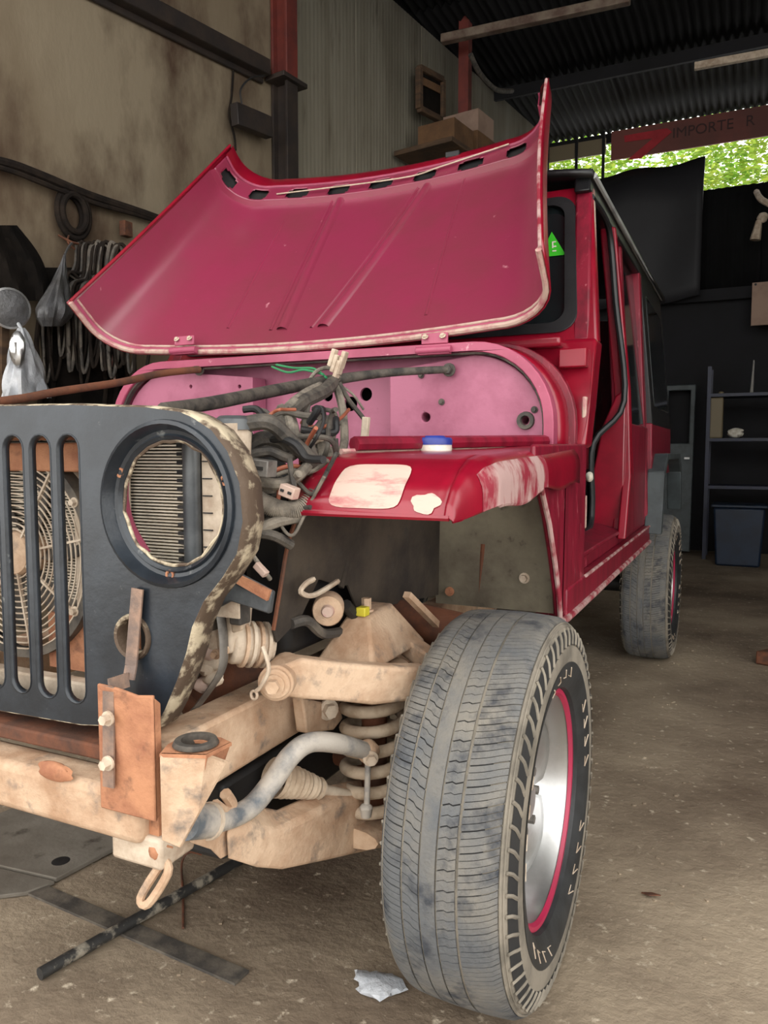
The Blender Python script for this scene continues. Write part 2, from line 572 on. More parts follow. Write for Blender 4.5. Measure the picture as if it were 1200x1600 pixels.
m.build('bracket_arm', 'column_black', cl, bevel=0.004)
m = MB()
m.tube([onW(414, 118, 0.18), onW(392, 122, 0.2), onW(376, 140, 0.2), onW(378, 162, 0.2)], 0.006, 6, sm=6)
m.build('loose_wire', 'black', cl)


# ================================================================== THE JEEP
jeep = empty('jeep', (0, 2.6, 0), 'stripped dark red four-door jeep with raised hood and bare front suspension', 'jeep')
UV = Vector((0, 0.651, 0.759))          # open hood: hinge to nose
NV = Vector((0, -0.759, 0.651))         # the underside looks this way
HP = Vector((0, 1.95, 1.366))
HL = 0.925


def hood_pt(s, t, off=0.0):
    wd = 0.735 - 0.15 * s - 0.012 * math.sin(math.pi * s)
    dp = 0.25 - 0.05 * s
    r = 0.15
    fl = wd - r
    tot = fl + r * math.pi / 2 + (dp - r)
    q = abs(t) * tot
    sg = 1 if t >= 0 else -1
    if q < fl:
        x, d, nx, nd = q, 0.0, 0.0, 1.0
        d = 0.03 * (q / fl) ** 2
    elif q < fl + r * math.pi / 2:
        a = (q - fl) / r
        x, d, nx, nd = fl + r * math.sin(a), 0.03 + (r - 0.03) * (1 - math.cos(a)), -math.sin(a), math.cos(a)
    else:
        x, d, nx, nd = wd, r + (q - fl - r * math.pi / 2), -1.0, 0.0
    x += off * nx
    d += off * nd
    # rear edge bows with the cowl
    return HP + UV * (s * HL) + Vector((sg * x, 0, 0)) + NV * d


m = MB()
m.grid(lambda u, v: hood_pt(u, v * 2 - 1, -0.006), 16, 60)
hood = m.build('hood', 'red', jeep, solid=0.003)
m = MB()
m.grid(lambda u, v: hood_pt(0.03 + 0.795 * u, (v * 2 - 1) * 0.985, 0.002), 16, 60)
m.build('inner_panel', 'hood_in', hood)
m = MB()
m.grid(lambda u, v: hood_pt(0.825 + 0.010 * u, (v * 2 - 1) * 0.985, 0.002 + 0.016 * u), 2, 60)
m.build('strip_step', 'hood_in', hood)
# reinforcement strip with nine oblong slots
SL = [(-0.90 + 1.8 * i / 8, 0.056) for i in range(9)]


def strip_keep(u, v):
    t = v * 2 - 1
    for c, h in SL:
        dt = abs(t - c)
        ds = abs(u - 0.46)
        if dt < h and ds < 0.34 and not (dt > h * 0.78 and ds > 0.22):
            return False
    return True


m = MB()
m.grid(lambda u, v: hood_pt(0.835 + 0.085 * u, (v * 2 - 1) * 0.985, 0.018), 10, 200, strip_keep)
m.build('slotted_strip', 'hood_in', hood, solid=0.003)
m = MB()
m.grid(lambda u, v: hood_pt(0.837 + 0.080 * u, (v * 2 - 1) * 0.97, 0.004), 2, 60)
m.build('cavity_shade', 'black', hood)  # black sheet added to paint the shade inside the slots
m = MB()
m.grid(lambda u, v: hood_pt(0.920 + 0.010 * u, (v * 2 - 1) * 0.985, 0.018 + 0.006 * math.sin(u * math.pi)), 3, 60)
m.build('strip_bead', 'pink', hood)
m = MB()
m.grid(lambda u, v: hood_pt(0.928 + 0.078 * u, (v * 2 - 1) * 0.99, 0.016 - 0.014 * u + 0.006 * math.sin(math.pi * u)), 3, 60)
m.build('nose_flange', 'red', hood)
# strips of the folded rear edge
m = MB()
m.tube([hood_pt(0.004, -0.995 + 1.99 * i / 60, 0.004) for i in range(61)], 0.008, 8)
m.build('rear_bead', 'cream', hood)
m = MB()
m.tube([hood_pt(0.030, -0.985 + 1.97 * i / 60, 0.004) for i in range(61)], 0.004, 8)
m.build('rear_groove_bead', 'cream', hood)
m = MB()
m.grid(lambda u, v: hood_pt(0.004 + 0.026 * u, (v * 2 - 1) * 0.99, 0.003), 2, 60)
m.build('rear_flange', 'pink', hood)
for sg in (-1, 1):
    m = MB()
    m.tube([hood_pt(0.01 + 0.985 * i / 20, sg * 0.997, 0.0) for i in range(21)], 0.005, 8)
    m.build('side_edge', 'scraped' if sg > 0 else 'red', hood)


def rib(name, s0, t0_, s1, t1_, wd, hh, mat='hood_in'):
    mm = MB()

    def fn(u, v):
        s = s0 + (s1 - s0) * u
        t = t0_ + (t1_ - t0_) * u
        c = (v - 0.5) * wd
        h = hh * max(0.0, math.sin(math.pi * v)) ** 0.5
        return hood_pt(s, t + c / 0.8, 0.002 + h)
    mm.grid(fn, 12, 8)
    return mm.build(name, mat, hood, ang=60)


rib('brace_rib', 0.83, -0.20, 0.10, -0.13, 0.034, 0.012)
rib('brace_rib', 0.83, 0.24, 0.10, 0.03, 0.034, 0.012)
rib('brace_rib', 0.83, -0.245, 0.10, -0.175, 0.010, 0.005)
rib('brace_rib', 0.83, 0.195, 0.10, -0.015, 0.010, 0.005)
rib('crease', 0.72, -0.44, 0.12, -0.36, 0.010, 0.003)
rib('crease', 0.82, 0.42, 0.10, 0.40, 0.010, 0.003)
m = MB()
p = hood_pt(0.91, 0.0, 0.04)
m.tube([hood_pt(0.865, -0.55, 0.024), hood_pt(0.865, 0.1, 0.03), hood_pt(0.885, 0.30, 0.03), hood_pt(0.92, 0.62, 0.026)], 0.0025, 6, sm=6)
m.build('release_wire', 'dust_pale', hood)
m = MB()
m.box(hood_pt(0.985, 0.33, 0.012), (0.05, 0.02, 0.02))
m.build('latch_plate', 'black', hood, bevel=0.003)
for px in (290, 680):                       # hinges
    p = onY(px, 551, 1.93)
    m = MB()
    m.box(p + Vector((0, 0, 0.005)), (0.09, 0.03, 0.022))
    m.cyl(p + Vector((-0.05, -0.012, 0.006)), p + Vector((0.05, -0.012, 0.006)), 0.010, n=12)
    m.box(p + Vector((0, 0.004, 0.030)) + NV * 0.010, (0.075, 0.008, 0.028))
    h = m.build('hood_hinge', 'pink', jeep, bevel=0.002)
    for sx in (-0.025, 0.025):
        bolt('hinge_screw', p + Vector((sx, 0.0, 0.032)) + NV * 0.014, NV, 0.006, h, 'dust_pale', 0.006)


# ------------------------------------------------ firewall and cowl
def arch(hw, ztop, zbot, r, n=10):
    pts = [(-hw, zbot), (-hw, ztop - r)]
    pts += [(-hw + r - r * math.cos(a), ztop - r + r * math.sin(a)) for a in [math.pi / 2 * (i + 1) / n for i in range(n)]]
    pts += [(hw - r + r * math.sin(a), ztop - r + r * math.cos(a)) for a in [math.pi / 2 * i / n for i in range(n + 1)]]
    pts += [(hw, zbot)]
    return pts


def hole_at(px, py, y, r, n=14):
    p = onY(px, py, y)
    return ring(p.x, p.z, r, r, n)


m = MB()
m.plate(arch(0.715, 1.335, 0.72, 0.21), [hole_at(572, 616, 2.04, 0.020), hole_at(548, 631, 2.04, 0.022), hole_at(512, 618, 2.04, 0.018)],
        lambda u, v: Vector((u, 2.04, v)), (0, 0.01, 0))
fwall = m.build('firewall', 'pink_matt', jeep)
xl, xr = onY(395, 620, 1.96).x, onY(609, 620, 1.96).x
m = MB()
RA = [(u, v) for u, v in arch(0.705, 1.325, 0.80, 0.20) if u > 0.3]
m.plate([(xr, 0.80), (xr, 1.325 - 0.03)] + RA, [hole_at(665, 652, 1.96, 0.013), hole_at(820, 657, 1.96, 0.011)], lambda u, v: Vector((u, 1.96, v)), (0, 0.07, 0))
fr = m.build('firewall_panel', 'pink_matt', fwall, bevel=0.006)
m = MB()
LA = [(u, v) for u, v in arch(0.705, 1.325, 0.80, 0.20) if u < -0.3]
m.plate(LA + [(xl, 1.325 - 0.03), (xl, 0.80)], [hole_at(298, 604, 1.96, 0.006), hole_at(374, 604, 1.96, 0.006)], lambda u, v: Vector((u, 1.96, v)), (0, 0.07, 0))
m.build('firewall_panel', 'pink_matt', fwall, bevel=0.006)
m = MB()
p = onY(820, 657, 1.95)
m.lathe([(0.012, 0.011), (0, 0.013), (0, 0.022), (0.012, 0.024)], p, (0, 1, 0), 18)
m.build('grommet', 'dusty_black', fwall)
for px, py in ((690, 628), (658, 586), (835, 640)):
    bolt('firewall_clip', onY(px, py, 1.958), (0, -1, 0), 0.006, fwall, 'dusty_black', 0.008)
# arch lip
def arch_ring(name, hw, ztop, r, wd, y, dy, mat, zb=1.07, bevel=0.003):
    mm = MB()
    o_ = arch(hw, ztop, zb, r)
    i_ = arch(hw - wd, ztop - wd, zb, max(0.02, r - wd))
    mm.plate(o_ + i_[::-1], [], lambda u, v: Vector((u, y, v)), (0, dy, 0))
    return mm.build(name, mat, jeep, bevel=bevel)


arch_ring('cowl_lip', 0.735, 1.355, 0.215, 0.026, 1.925, 0.05, 'pink', 0.98)
arch_ring('cowl_inner_bead', 0.712, 1.332, 0.195, 0.008, 1.935, 0.02, 'dusty_black', 0.98)
m = MB()
A0 = arch(0.735, 1.352, 1.0, 0.215, 12)
m.grid(lambda u, v: Vector((A0[min(len(A0) - 1, round(v * (len(A0) - 1)))][0] * (1 + 0.03 * u), 1.97 + 0.30 * u, A0[min(len(A0) - 1, round(v * (len(A0) - 1)))][1] + 0.02 * u)), 4, len(A0) - 1)
m.build('cowl', 'red', jeep, solid=0.004)
arch_ring('cowl_seam', 0.762, 1.368, 0.225, 0.02, 2.06, 0.03, 'red_dark', 1.06)
# A-pillar front faces beside the cowl
for sg in (1, -1):
    m = MB()
    m.prism([(sg * 0.60, 2.10, 1.08), (sg * 0.785, 2.08, 1.08), (sg * 0.790, 2.10, 1.20), (sg * 0.787, 2.20, 1.385), (sg * 0.60, 2.20, 1.385)], (0, 0.10, 0))
    m.build('cowl_side', 'red', jeep, bevel=0.012, seg=3)
    m = MB()
    m.box((sg * 0.735, 2.165, 1.325), (0.075, 0.07, 0.052))
    m.build('hinge_block', 'red_plain', jeep, bevel=0.004)
m = MB()
m.box((0, 2.22, 1.375), (1.40, 0.16, 0.03))
m.build('scuttle', 'red', jeep, bevel=0.01)

# ------------------------------------------------ windshield
WB, WT = Vector((0, 2.235, 1.375)), Vector((0, 2.52, 1.905))
WU = (WT - WB)


def wsp(u, v, off=0.0):                    # u: metres across, v: 0 base .. 1 top
    nrm = Vector((0, -WU.z, WU.y)).normalized()
    return WB + WU * v + Vector((u * (1 - 0.10 * v), 0, 0)) + nrm * off


def rrect(hw, v0, v1, r, rv, n=6):
    pts = []
    for cx, cy, a0 in ((hw - r, v1 - rv, 0), (-hw + r, v1 - rv, 90), (-hw + r, v0 + rv, 180), (hw - r, v0 + rv, 270)):
        for i in range(n + 1):
            a = math.radians(a0 + 90 * i / n)
            pts.append((cx + r * math.cos(a), cy + rv * math.sin(a)))
    return pts


m = MB()
m.plate([(0.785, 0), (0.785, 1.0), (-0.785, 1.0), (-0.785, 0)], [rrect(0.715, 0.085, 0.92, 0.06, 0.10)], wsp, (0, 0.05, 0.0))
ws = m.build('windshield_frame', 'red', jeep, bevel=0.01)
m = MB()
m.plate(rrect(0.728, 0.065, 0.935, 0.065, 0.11), [rrect(0.690, 0.125, 0.88, 0.05, 0.08)], lambda u, v: wsp(u, v, 0.008), (0, 0.03, 0.0))
m.build('rubber_seal', 'rubber', ws, bevel=0.006)
m = MB()
m.plate(rrect(0.705, 0.11, 0.90, 0.05, 0.08), [], lambda u, v: wsp(u, v, -0.01), (0, 0.006, 0.0))
m.build('windshield_glass', 'glass', ws)
g = onY(862, 400, 2.36)
m = MB()
def stick(px, py, off):
    d = sight(px, py)
    nrm = Vector((0, -WU.z, WU.y)).normalized()
    return CAM + d * ((WB + nrm * off - CAM).dot(nrm) / d.dot(nrm))
m.prism([stick(843, 402, -0.006), stick(884, 398, -0.006), stick(862, 362, -0.006)], (0, 0.002, 0))
st = m.build('triangle_sticker', 'green', ws)
m = MB()
for k in range(3):
    p = stick(866, 378 + 7 * k, -0.004)
    m.box(p, (0.012, 0.001, 0.004))
p = stick(863.5, 385, -0.004)
m.box(p, (0.004, 0.001, 0.03))
m.build('sticker_letter', 'white', ws)

# ------------------------------------------------ roof and body sides
def side(y, z):                            # body side surface, leaning in above the belt line
    x = 0.785 if z < 1.15 else 0.785 - 0.078 * (z - 1.15) / 0.77
    return Vector((x - 0.010 * max(0, y - 2.2) / 2, y, z))


m = MB()
def roofp(u, v):
    t = v * 2 - 1
    hw = 0.715
    return Vector((hw * t, 2.47 + 2.25 * u, 1.925 + 0.055 * (1 - abs(t) ** 4) * (0.55 + 0.45 * math.sin(min(1, u * 5) * math.pi / 2))))
m.grid(roofp, 20, 20)
m.build('hardtop', 'roof_black', jeep, solid=0.02)
m = MB()
m.tube([(side(2.50 + 2.15 * i / 6, 1.92).x + 0.008, 2.50 + 2.15 * i / 6, 1.925) for i in range(7)], 0.010, 8)
m.build('drip_rail', 'drip', jeep)


def panel(name, pts, mat, th=0.03, sgs=(1, -1), bevel=0.006, out=0.0):
    for sg in sgs:
        P = []
        for y, z in pts:
            s_ = side(y, z)
            P.append(Vector((sg * (s_.x + out), s_.y, s_.z)))
        mm = MB()
        mm.prism(P, (-sg * th, 0, 0))
        mm.build(name, mat, jeep, bevel=bevel)


panel('side_cowl', [(1.55, 1.085), (1.55, 0.99), (1.60, 0.985), (1.66, 0.92), (1.72, 0.83), (1.77, 0.74), (1.79, 0.68), (2.10, 0.68), (2.10, 1.09)], 'red_dark', 0.012)
panel('sill', [(1.87, 0.655), (3.66, 0.655), (3.66, 0.735), (1.87, 0.735)], 'red_dark', 0.08, out=0.004)
for sg in (1, -1):
    m = MB()
    m.tube([Vector((sg * 0.79, 1.80, 0.668))] + [Vector((sg * (side(y, 0.66).x + 0.004), y, 0.662)) for y in (1.87, 2.3, 2.8, 3.3, 3.66)], 0.009, 8)
    m.build('sill_edge', 'scraped', jeep)
    m = MB()
    m.tube([Vector((sg * (side(y, 0.73).x + 0.004), y, 0.734)) for y in (2.10, 2.4, 2.8, 3.3, 3.66)], 0.005, 8)
    m.build('sill_edge', 'scraped', jeep)
panel('sill_step', [(2.10, 0.735), (3.70, 0.735), (3.70, 0.79), (2.10, 0.775)], 'red_dark', 0.10, out=-0.02)
panel('roof_rail', [(2.46, 1.87), (4.66, 1.87), (4.66, 1.925), (2.50, 1.925)], 'roof_black', 0.05)
panel('door_pillar', [(2.86, 0.76), (3.10, 0.76), (3.08, 0.95), (3.06, 1.3), (3.02, 1.88), (2.90, 1.88), (2.93, 1.3), (2.93, 0.95)], 'red', 0.045)
panel('pillar_edge', [(2.80, 0.76), (2.87, 0.76), (2.94, 0.95), (2.94, 1.3), (2.91, 1.87), (2.89, 1.87), (2.91, 1.3), (2.90, 0.98)], 'red', 0.03, out=0.012)
panel('rear_door_frame', [(3.14, 0.76), (3.24, 0.76), (3.22, 1.88), (3.17, 1.88)], 'red_dark', 0.06, out=-0.01)
panel('rear_door', [(3.10, 0.76), (3.72, 0.76), (3.72, 1.18), (3.10, 1.18)], 'red_dark', 0.05, out=-0.02)
panel('rear_pillar', [(3.64, 0.70), (3.78, 0.70), (3.78, 1.88), (3.68, 1.88)], 'red_dark', 0.06)
panel('rear_quarter', [(3.72, 0.95), (4.68, 0.95), (4.68, 1.20), (3.72, 1.20)], 'red_dark', 0.05)
panel('hardtop_side', [(3.74, 1.19), (4.68, 1.19), (4.66, 1.90), (3.74, 1.90)], 'roof_black', 0.04)
panel('quarter_window', [(3.86, 1.28), (4.56, 1.28), (4.54, 1.80), (3.86, 1.80)], 'glass', 0.01, out=0.004)
panel('rear_door_glass', [(3.22, 1.18), (3.70, 1.18), (3.70, 1.86), (3.22, 1.86)], 'glass', 0.008, out=-0.03)
for sg in (1, -1):
    m = MB()
    pts = [(2.14, 1.84), (2.50, 1.86), (2.84, 1.85), (2.87, 1.60), (2.88, 1.25), (2.80, 1.10), (2.80, 0.90), (2.78, 0.82), (2.66, 0.79), (2.20, 0.79), (2.16, 0.9)]
    pts = pts[1:]
    P = [Vector((sg * (side(y, z).x - 0.005 - (0.10 if z < 1.15 else 0.0)), y, z)) for y, z in pts]
    m.tube(P, 0.011, 8, sm=5)
    m.build('door_seal', 'rubber', jeep)
    m = MB()
    m.prism([(sg * 0.660, 2.885, 0.78), (sg * 0.772, 2.885, 0.78), (sg * 0.772, 2.885, 1.30), (sg * 0.735, 2.885, 1.27), (sg * 0.690, 2.885, 1.16), (sg * 0.662, 2.885, 1.0)], (0, 0.03, 0))
    m.build('pillar_inner', 'red', jeep, bevel=0.006)
    m = MB()
    m.prism([(sg * 0.66, 2.16, 0.775), (sg * 0.77, 2.16, 0.775), (sg * 0.77, 2.89, 0.775), (sg * 0.66, 2.89, 0.80)], (0, 0, 0.012))
    m.build('door_tread', 'red_dark', jeep, bevel=0.004)
    m = MB()
    m.prism([Vector((sg * side(2.26, 1.385).x, 2.24, 1.385)), Vector((sg * side(2.3, 1.385).x, 2.30, 1.385)), Vector((sg * side(2.58, 1.90).x, 2.58, 1.90)), Vector((sg * side(2.5, 1.90).x, 2.50, 1.90))], (-sg * 0.05, 0, 0))
    m.build('windshield_pillar', 'red_dark', jeep, bevel=0.008)
    # rear wheel flare, open underneath
    m = MB()
    fp = [(3.62, 0.70), (3.70, 0.98), (3.84, 1.06), (4.52, 1.06), (4.66, 0.98), (4.74, 0.74)]
    fo = [(3.66, 0.70), (3.74, 0.955), (3.86, 1.03), (4.50, 1.03), (4.62, 0.955), (4.70, 0.74)]
    for (a0, a1) in zip(range(5), range(1, 6)):
        m.hexa([(sg * 0.76, *fp[a0]), (sg * 0.76, *fo[a0]), (sg * 0.835, *fo[a0]), (sg * 0.835, *fp[a0]),
                (sg * 0.76, *fp[a1]), (sg * 0.76, *fo[a1]), (sg * 0.835, *fo[a1]), (sg * 0.835, *fp[a1])])
    m.build('rear_flare', 'flare', jeep, bevel=0.004)
m = MB()
m.box((0, 3.4, 0.72), (1.48, 2.6, 0.04))
m.build('floor_pan', 'black', jeep)
m = MB()
m.box((0, 4.68, 1.26), (1.36, 0.04, 1.14))
m.build('tailgate', 'red_dark', jeep, bevel=0.01)
m = MB()
for x in (-0.38, 0.38):
    m = MB()
    m.box((x, 2.95, 0.92), (0.50, 0.50, 0.34))
    m.build('seat_cushion', 'black', jeep, bevel=0.05, seg=3)
    m = MB()
    m.box((x, 3.20, 1.28), (0.46, 0.14, 0.62), Matrix.Rotation(-0.2, 3, 'X'))
    m.build('seat_back', 'black', jeep, bevel=0.05, seg=3)
m = MB()
m.box((0, 2.33, 1.22), (1.36, 0.14, 0.24))
m.build('dashboard', 'black', jeep, bevel=0.03, seg=3)
# small bits in the doorway
m = MB()
blob(m, onX(921, 745, 0.74), (0.012, 0.018, 0.016), 3)
m.build('door_plug', 'white', jeep)
m = MB()
p = onX(914, 655, 0.775)
m.box(p, (0.012, 0.03, 0.12))
m.build('hinge_plate', 'cream', jeep, bevel=0.003)
m = MB()
m.box(onX(912, 800, 0.775), (0.012, 0.03, 0.09))
m.build('hinge_plate', 'cream', jeep, bevel=0.003)

# ------------------------------------------------ front fender
PATH = [(1.120, 0.966), (1.128, 0.985), (1.150, 1.012), (1.185, 1.038), (1.225, 1.056), (1.28, 1.064), (1.45, 1.070), (1.65, 1.076), (1.93, 1.088)]


def pathz(v):
    q = v * (len(PATH) - 1)
    i = min(len(PATH) - 2, int(q))
    t = q - i
    return PATH[i][0] * (1 - t) + PATH[i + 1][0] * t, PATH[i][1] * (1 - t) + PATH[i + 1][1] * t


def xin(y):
    return 0.475 if y < 1.22 else 0.475 + 0.245 * (y - 1.22) / 0.71


def lipz(y):
    return 0.966 + 0.024 * max(0.0, min(1.0, (y - 1.12) / 0.45)) + 0.006 * math.sin(y * 21)


for sg in (1, -1):
    m = MB()

    def fen(u, v, sg=sg):
        y, z = pathz(v)
        x = xin(y) + (0.752 - xin(y)) * u
        dent = 0.004 * math.sin(9 * x + 3 * y)
        return Vector((sg * x, y, z + dent * 0.4))
    m.grid(fen, 14, 32)
    fd = m.build('front_fender', 'red', jeep, solid=0.003)
    m = MB()

    def fside(u, v, sg=sg):
        y, z = pathz(v)
        zl = min(z, lipz(y))
        a = min(1.0, u / 0.6) * math.pi / 2
        x = 0.752 + 0.048 * math.sin(a)
        dz = (z - zl)
        rr = min(dz, 0.05)
        zz = z - rr * (1 - math.cos(a))
        if u > 0.6:
            zz = (z - rr) + (zl - (z - rr)) * (u - 0.6) / 0.4
        if y < 1.25:
            x = 0.752 + (x - 0.752) * (0.3 + 0.7 * (y - 1.12) / 0.13)
        return Vector((sg * x, y, zz))
    m.grid(fside, 10, 40)
    m.build('fender_side', 'red', fd, solid=0.003)
    m = MB()

    def fscr(u, v, sg=sg):
        p_ = fside(0.28 + 0.72 * u, 0.42 + 0.42 * v)
        return p_ + Vector((sg * 0.0025, 0, 0.001))
    m.grid(fscr, 8, 20)
    m.build('scraped_patch', 'scraped', fd)
    m = MB()
    m.tube([Vector((sg * (xin(1.13 + 0.003 * i) if i < 2 else 0.475 + 0.285 * i / 20), 1.121, 0.966)) for i in range(21)], 0.005, 6)
    m.build('front_lip', 'red', fd)
    m = MB()
    m.tube([Vector((sg * 0.797, 1.27 + 0.29 * i / 20, lipz(1.27 + 0.29 * i / 20))) for i in range(21)] +
           [Vector((sg * 0.79, y, z)) for y, z in ((1.60, 0.978), (1.66, 0.915), (1.72, 0.825), (1.77, 0.735), (1.79, 0.675))], 0.006, 8)
    m.build('arch_lip', 'scraped', fd)
# bare primer patches on the front slope
m = MB()


def patchp(u, v):
    rr_, aa_ = u, v * 2 * math.pi
    c_, s_ = math.cos(aa_), math.sin(aa_)
    k_ = rr_ / (abs(c_) ** 5 + abs(s_) ** 5) ** 0.2
    y, z = pathz(0.235 + 0.185 * k_ * s_)
    return Vector((0.607 + 0.066 * k_ * c_, y - 0.0022, z + 0.0036))


m.grid(patchp, 8, 48)
m.build('primer_patch', 'filler', jeep)
m = MB()


def patch2(u, v):
    aa_ = v * 2 * math.pi
    rr_ = u * (1 + 0.14 * math.sin(3 * aa_) + 0.10 * math.sin(5 * aa_ + 1))
    y, z = pathz(0.11 + 0.09 * rr_ * math.sin(aa_))
    return Vector((0.718 + 0.024 * rr_ * math.cos(aa_), y - 0.0022, z + 0.0036))


m.grid(patch2, 6, 24)
m.build('filler_patch', 'filler', jeep)
# inner flange along the hood line
m = MB()
m.tube([Vector((0.50 + 0.215 * i / 10, 1.30 + 0.62 * i / 10, 1.084 + 0.012 * i / 10)) for i in range(11)], 0.015, 8)
m.build('fender_flange', 'red_dark', jeep)
m = MB()
m.tube([Vector((0.488 + 0.225 * i / 10, 1.27 + 0.64 * i / 10, 1.070 + 0.014 * i / 10)) for i in range(11)], 0.006, 6)
m.build('flange_seam', 'cream', jeep)
# wheel well
m = MB()
PW = [onX(466, 802, 0.45), onX(450, 850, 0.45), onX(438, 920, 0.45), onX(427, 985, 0.45), onX(433, 1004, 0.45), onX(470, 965, 0.45), onX(498, 905, 0.45), onX(530, 915, 0.45)]
PW = [(p.y, p.z) for p in PW] + [(1.36, 0.80), (1.40, 0.74), (1.60, 0.72), (1.86, 0.70), (1.86, 1.06), (1.25, 1.05)]
m.plate(PW, [], lambda u, v: Vector((0.45 + 0.03 * max(0, u - 1.25), u, v)), (-0.004, 0, 0))
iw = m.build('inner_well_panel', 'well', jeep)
m = MB()
m.tube([onX(466, 802, 0.452), onX(450, 850, 0.452), onX(438, 920, 0.452), onX(427, 985, 0.452)], 0.004, 6, sm=4)
m.build('panel_edge', 'rust_dark', iw)
m = MB()
m.tube([(0.457, 1.45, 1.03), (0.455, 1.40, 0.92), (0.454, 1.33, 0.80)], 0.006, 6)
m.build('panel_crease', 'well', iw)
m = MB()
m.plate([(0.46, 0.68), (0.785, 0.68), (0.785, 1.05), (0.46, 1.05)], [], lambda u, v: Vector((u, 1.84 - 0.10 * max(0, (0.80 - v)) + 0.0, v)), (0, 0.01, 0))
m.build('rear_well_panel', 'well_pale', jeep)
m = MB()
m.tube([onY(755, 850, 1.835), onY(748, 945, 1.835)], 0.006, 6)
m.build('well_crease', 'rust_dark', jeep)
bolt('well_bolt', onY(820, 903, 1.835), (0, -1, 0), 0.009, jeep, 'dust_pale', 0.02)
bolt('well_bolt', onY(703, 924, 1.82), (0, -1, 0), 0.008, jeep, 'rust', 0.015)

# ------------------------------------------------ grille
GY = 0.90
GO = [(300, 652), (330, 672), (355, 705), (374, 755), (379, 815), (370, 865), (347, 903), (318, 940), (300, 980), (291, 1020), (277, 1062), (258, 1108), (243, 1136)]
gr = [(onY(px, py, GY).x, onY(px, py, GY).z) for px, py in GO]
top = [(0.0, 1.147), (0.20, 1.144), (0.36, 1.136), (0.42, 1.128)]
half = top + gr + [(0.20, 0.622), (0.0, 0.617)]
outer = half + [(-x, z) for x, z in half[::-1] if x > 0.001]
hc = onY(258, 788, GY)
HX, HZ = hc.x, hc.z
tc_ = onY(208, 995, GY)
TX, TZ = tc_.x, tc_.z
holes = [ring(sg * HX, HZ, 0.124, 0.122, 44) for sg in (1, -1)] + [ring(sg * TX, TZ, 0.034, 0.034, 20) for sg in (1, -1)]
s_top = onY(108, 678, GY).z
s_bot = onY(60, 1088, GY).z
SXS = [0.0635 * k for k in (-3, -2, -1, 0, 1, 2, 3)]
holes += [slot(x, s_bot, s_top, 0.0240) for x in SXS]
m = MB()
m.plate(outer, holes, lambda u, v: Vector((u, GY, v)), (0, 0.004, 0))
gril = m.build('grille', 'grille', jeep)
# slot walls turned in
for x in SXS:
    m = MB()
    L0 = slot(x, s_bot, s_top, 0.0243)
    L1 = slot(x, s_bot + 0.003, s_top - 0.003, 0.0215)
    n_ = len(L0)
    V = [Vector((u, GY - 0.001, v)) for u, v in L0] + [Vector((u, GY + 0.010, v)) for u, v in L1]
    m.add(V, [(i, (i + 1) % n_, n_ + (i + 1) % n_, n_ + i) for i in range(n_)])
    m.build('slot_wall', 'grille', gril, solid=0.002)
# folded outer flange, paint chipped through to cream
m = MB()
fl_ = [(x, z) for x, z in outer]
nn = len(fl_)
V = []
for k, (dy, sc) in enumerate(((0.0, 1.0), (0.010, 1.008), (0.018, 1.010), (0.050, 1.004))):
    for x, z in fl_:
        V.append(Vector((x * sc, GY + dy, 0.88 + (z - 0.88) * sc)))
Fs = []
for k in range(3):
    for i in range(nn):
        Fs.append((k * nn + i, k * nn + (i + 1) % nn, (k + 1) * nn + (i + 1) % nn, (k + 1) * nn + i))
m.add(V, Fs)
m.build('grille_flange', 'chipped', gril, solid=0.002)
for sg in (1, -1):
    m = MB()
    o = (sg * HX, GY, HZ)
    m.lathe([(0.004, 0.127), (-0.004, 0.125), (-0.006, 0.121), (0.004, 0.117), (0.012, 0.113), (0.014, 0.106), (0.010, 0.103), (0.014, 0.100), (0.016, 0.097)], o, (0, 1, 0), 48)
    b_ = m.build('headlamp_bucket', 'grille', gril, solid=0.003)
    m = MB()
    rnd = random.Random(3)
    pr_ = [(0.0985 - 0.005 * rnd.random()) for i in range(40)]
    m.tube([Vector((sg * HX + pr_[i] * math.cos(2 * math.pi * i / 40), GY + 0.016, HZ + pr_[i] * math.sin(2 * math.pi * i / 40))) for i in range(40)], 0.003, 6, closed=True)
    m.build('bucket_edge', 'chipped', b_)
    for a in (155, 268, 20):
        c = Vector((sg * HX + 0.109 * math.cos(math.radians(a)), GY + 0.010, HZ + 0.109 * math.sin(math.radians(a))))
        m = MB()
        m.lathe([(0.004, 0.003), (0, 0.005), (0, 0.008), (0.006, 0.009)], c, (0, 1, 0), 12)
        m.build('screw_hole', 'rust', b_)
    m = MB()
    m.lathe([(0.0, 0.036), (-0.005, 0.034), (-0.004, 0.030), (0.012, 0.026), (0.02, 0.026)], (sg * TX, GY, TZ), (0, 1, 0), 28)
    m.build('indicator_ring', 'chipped', gril, solid=0.002)
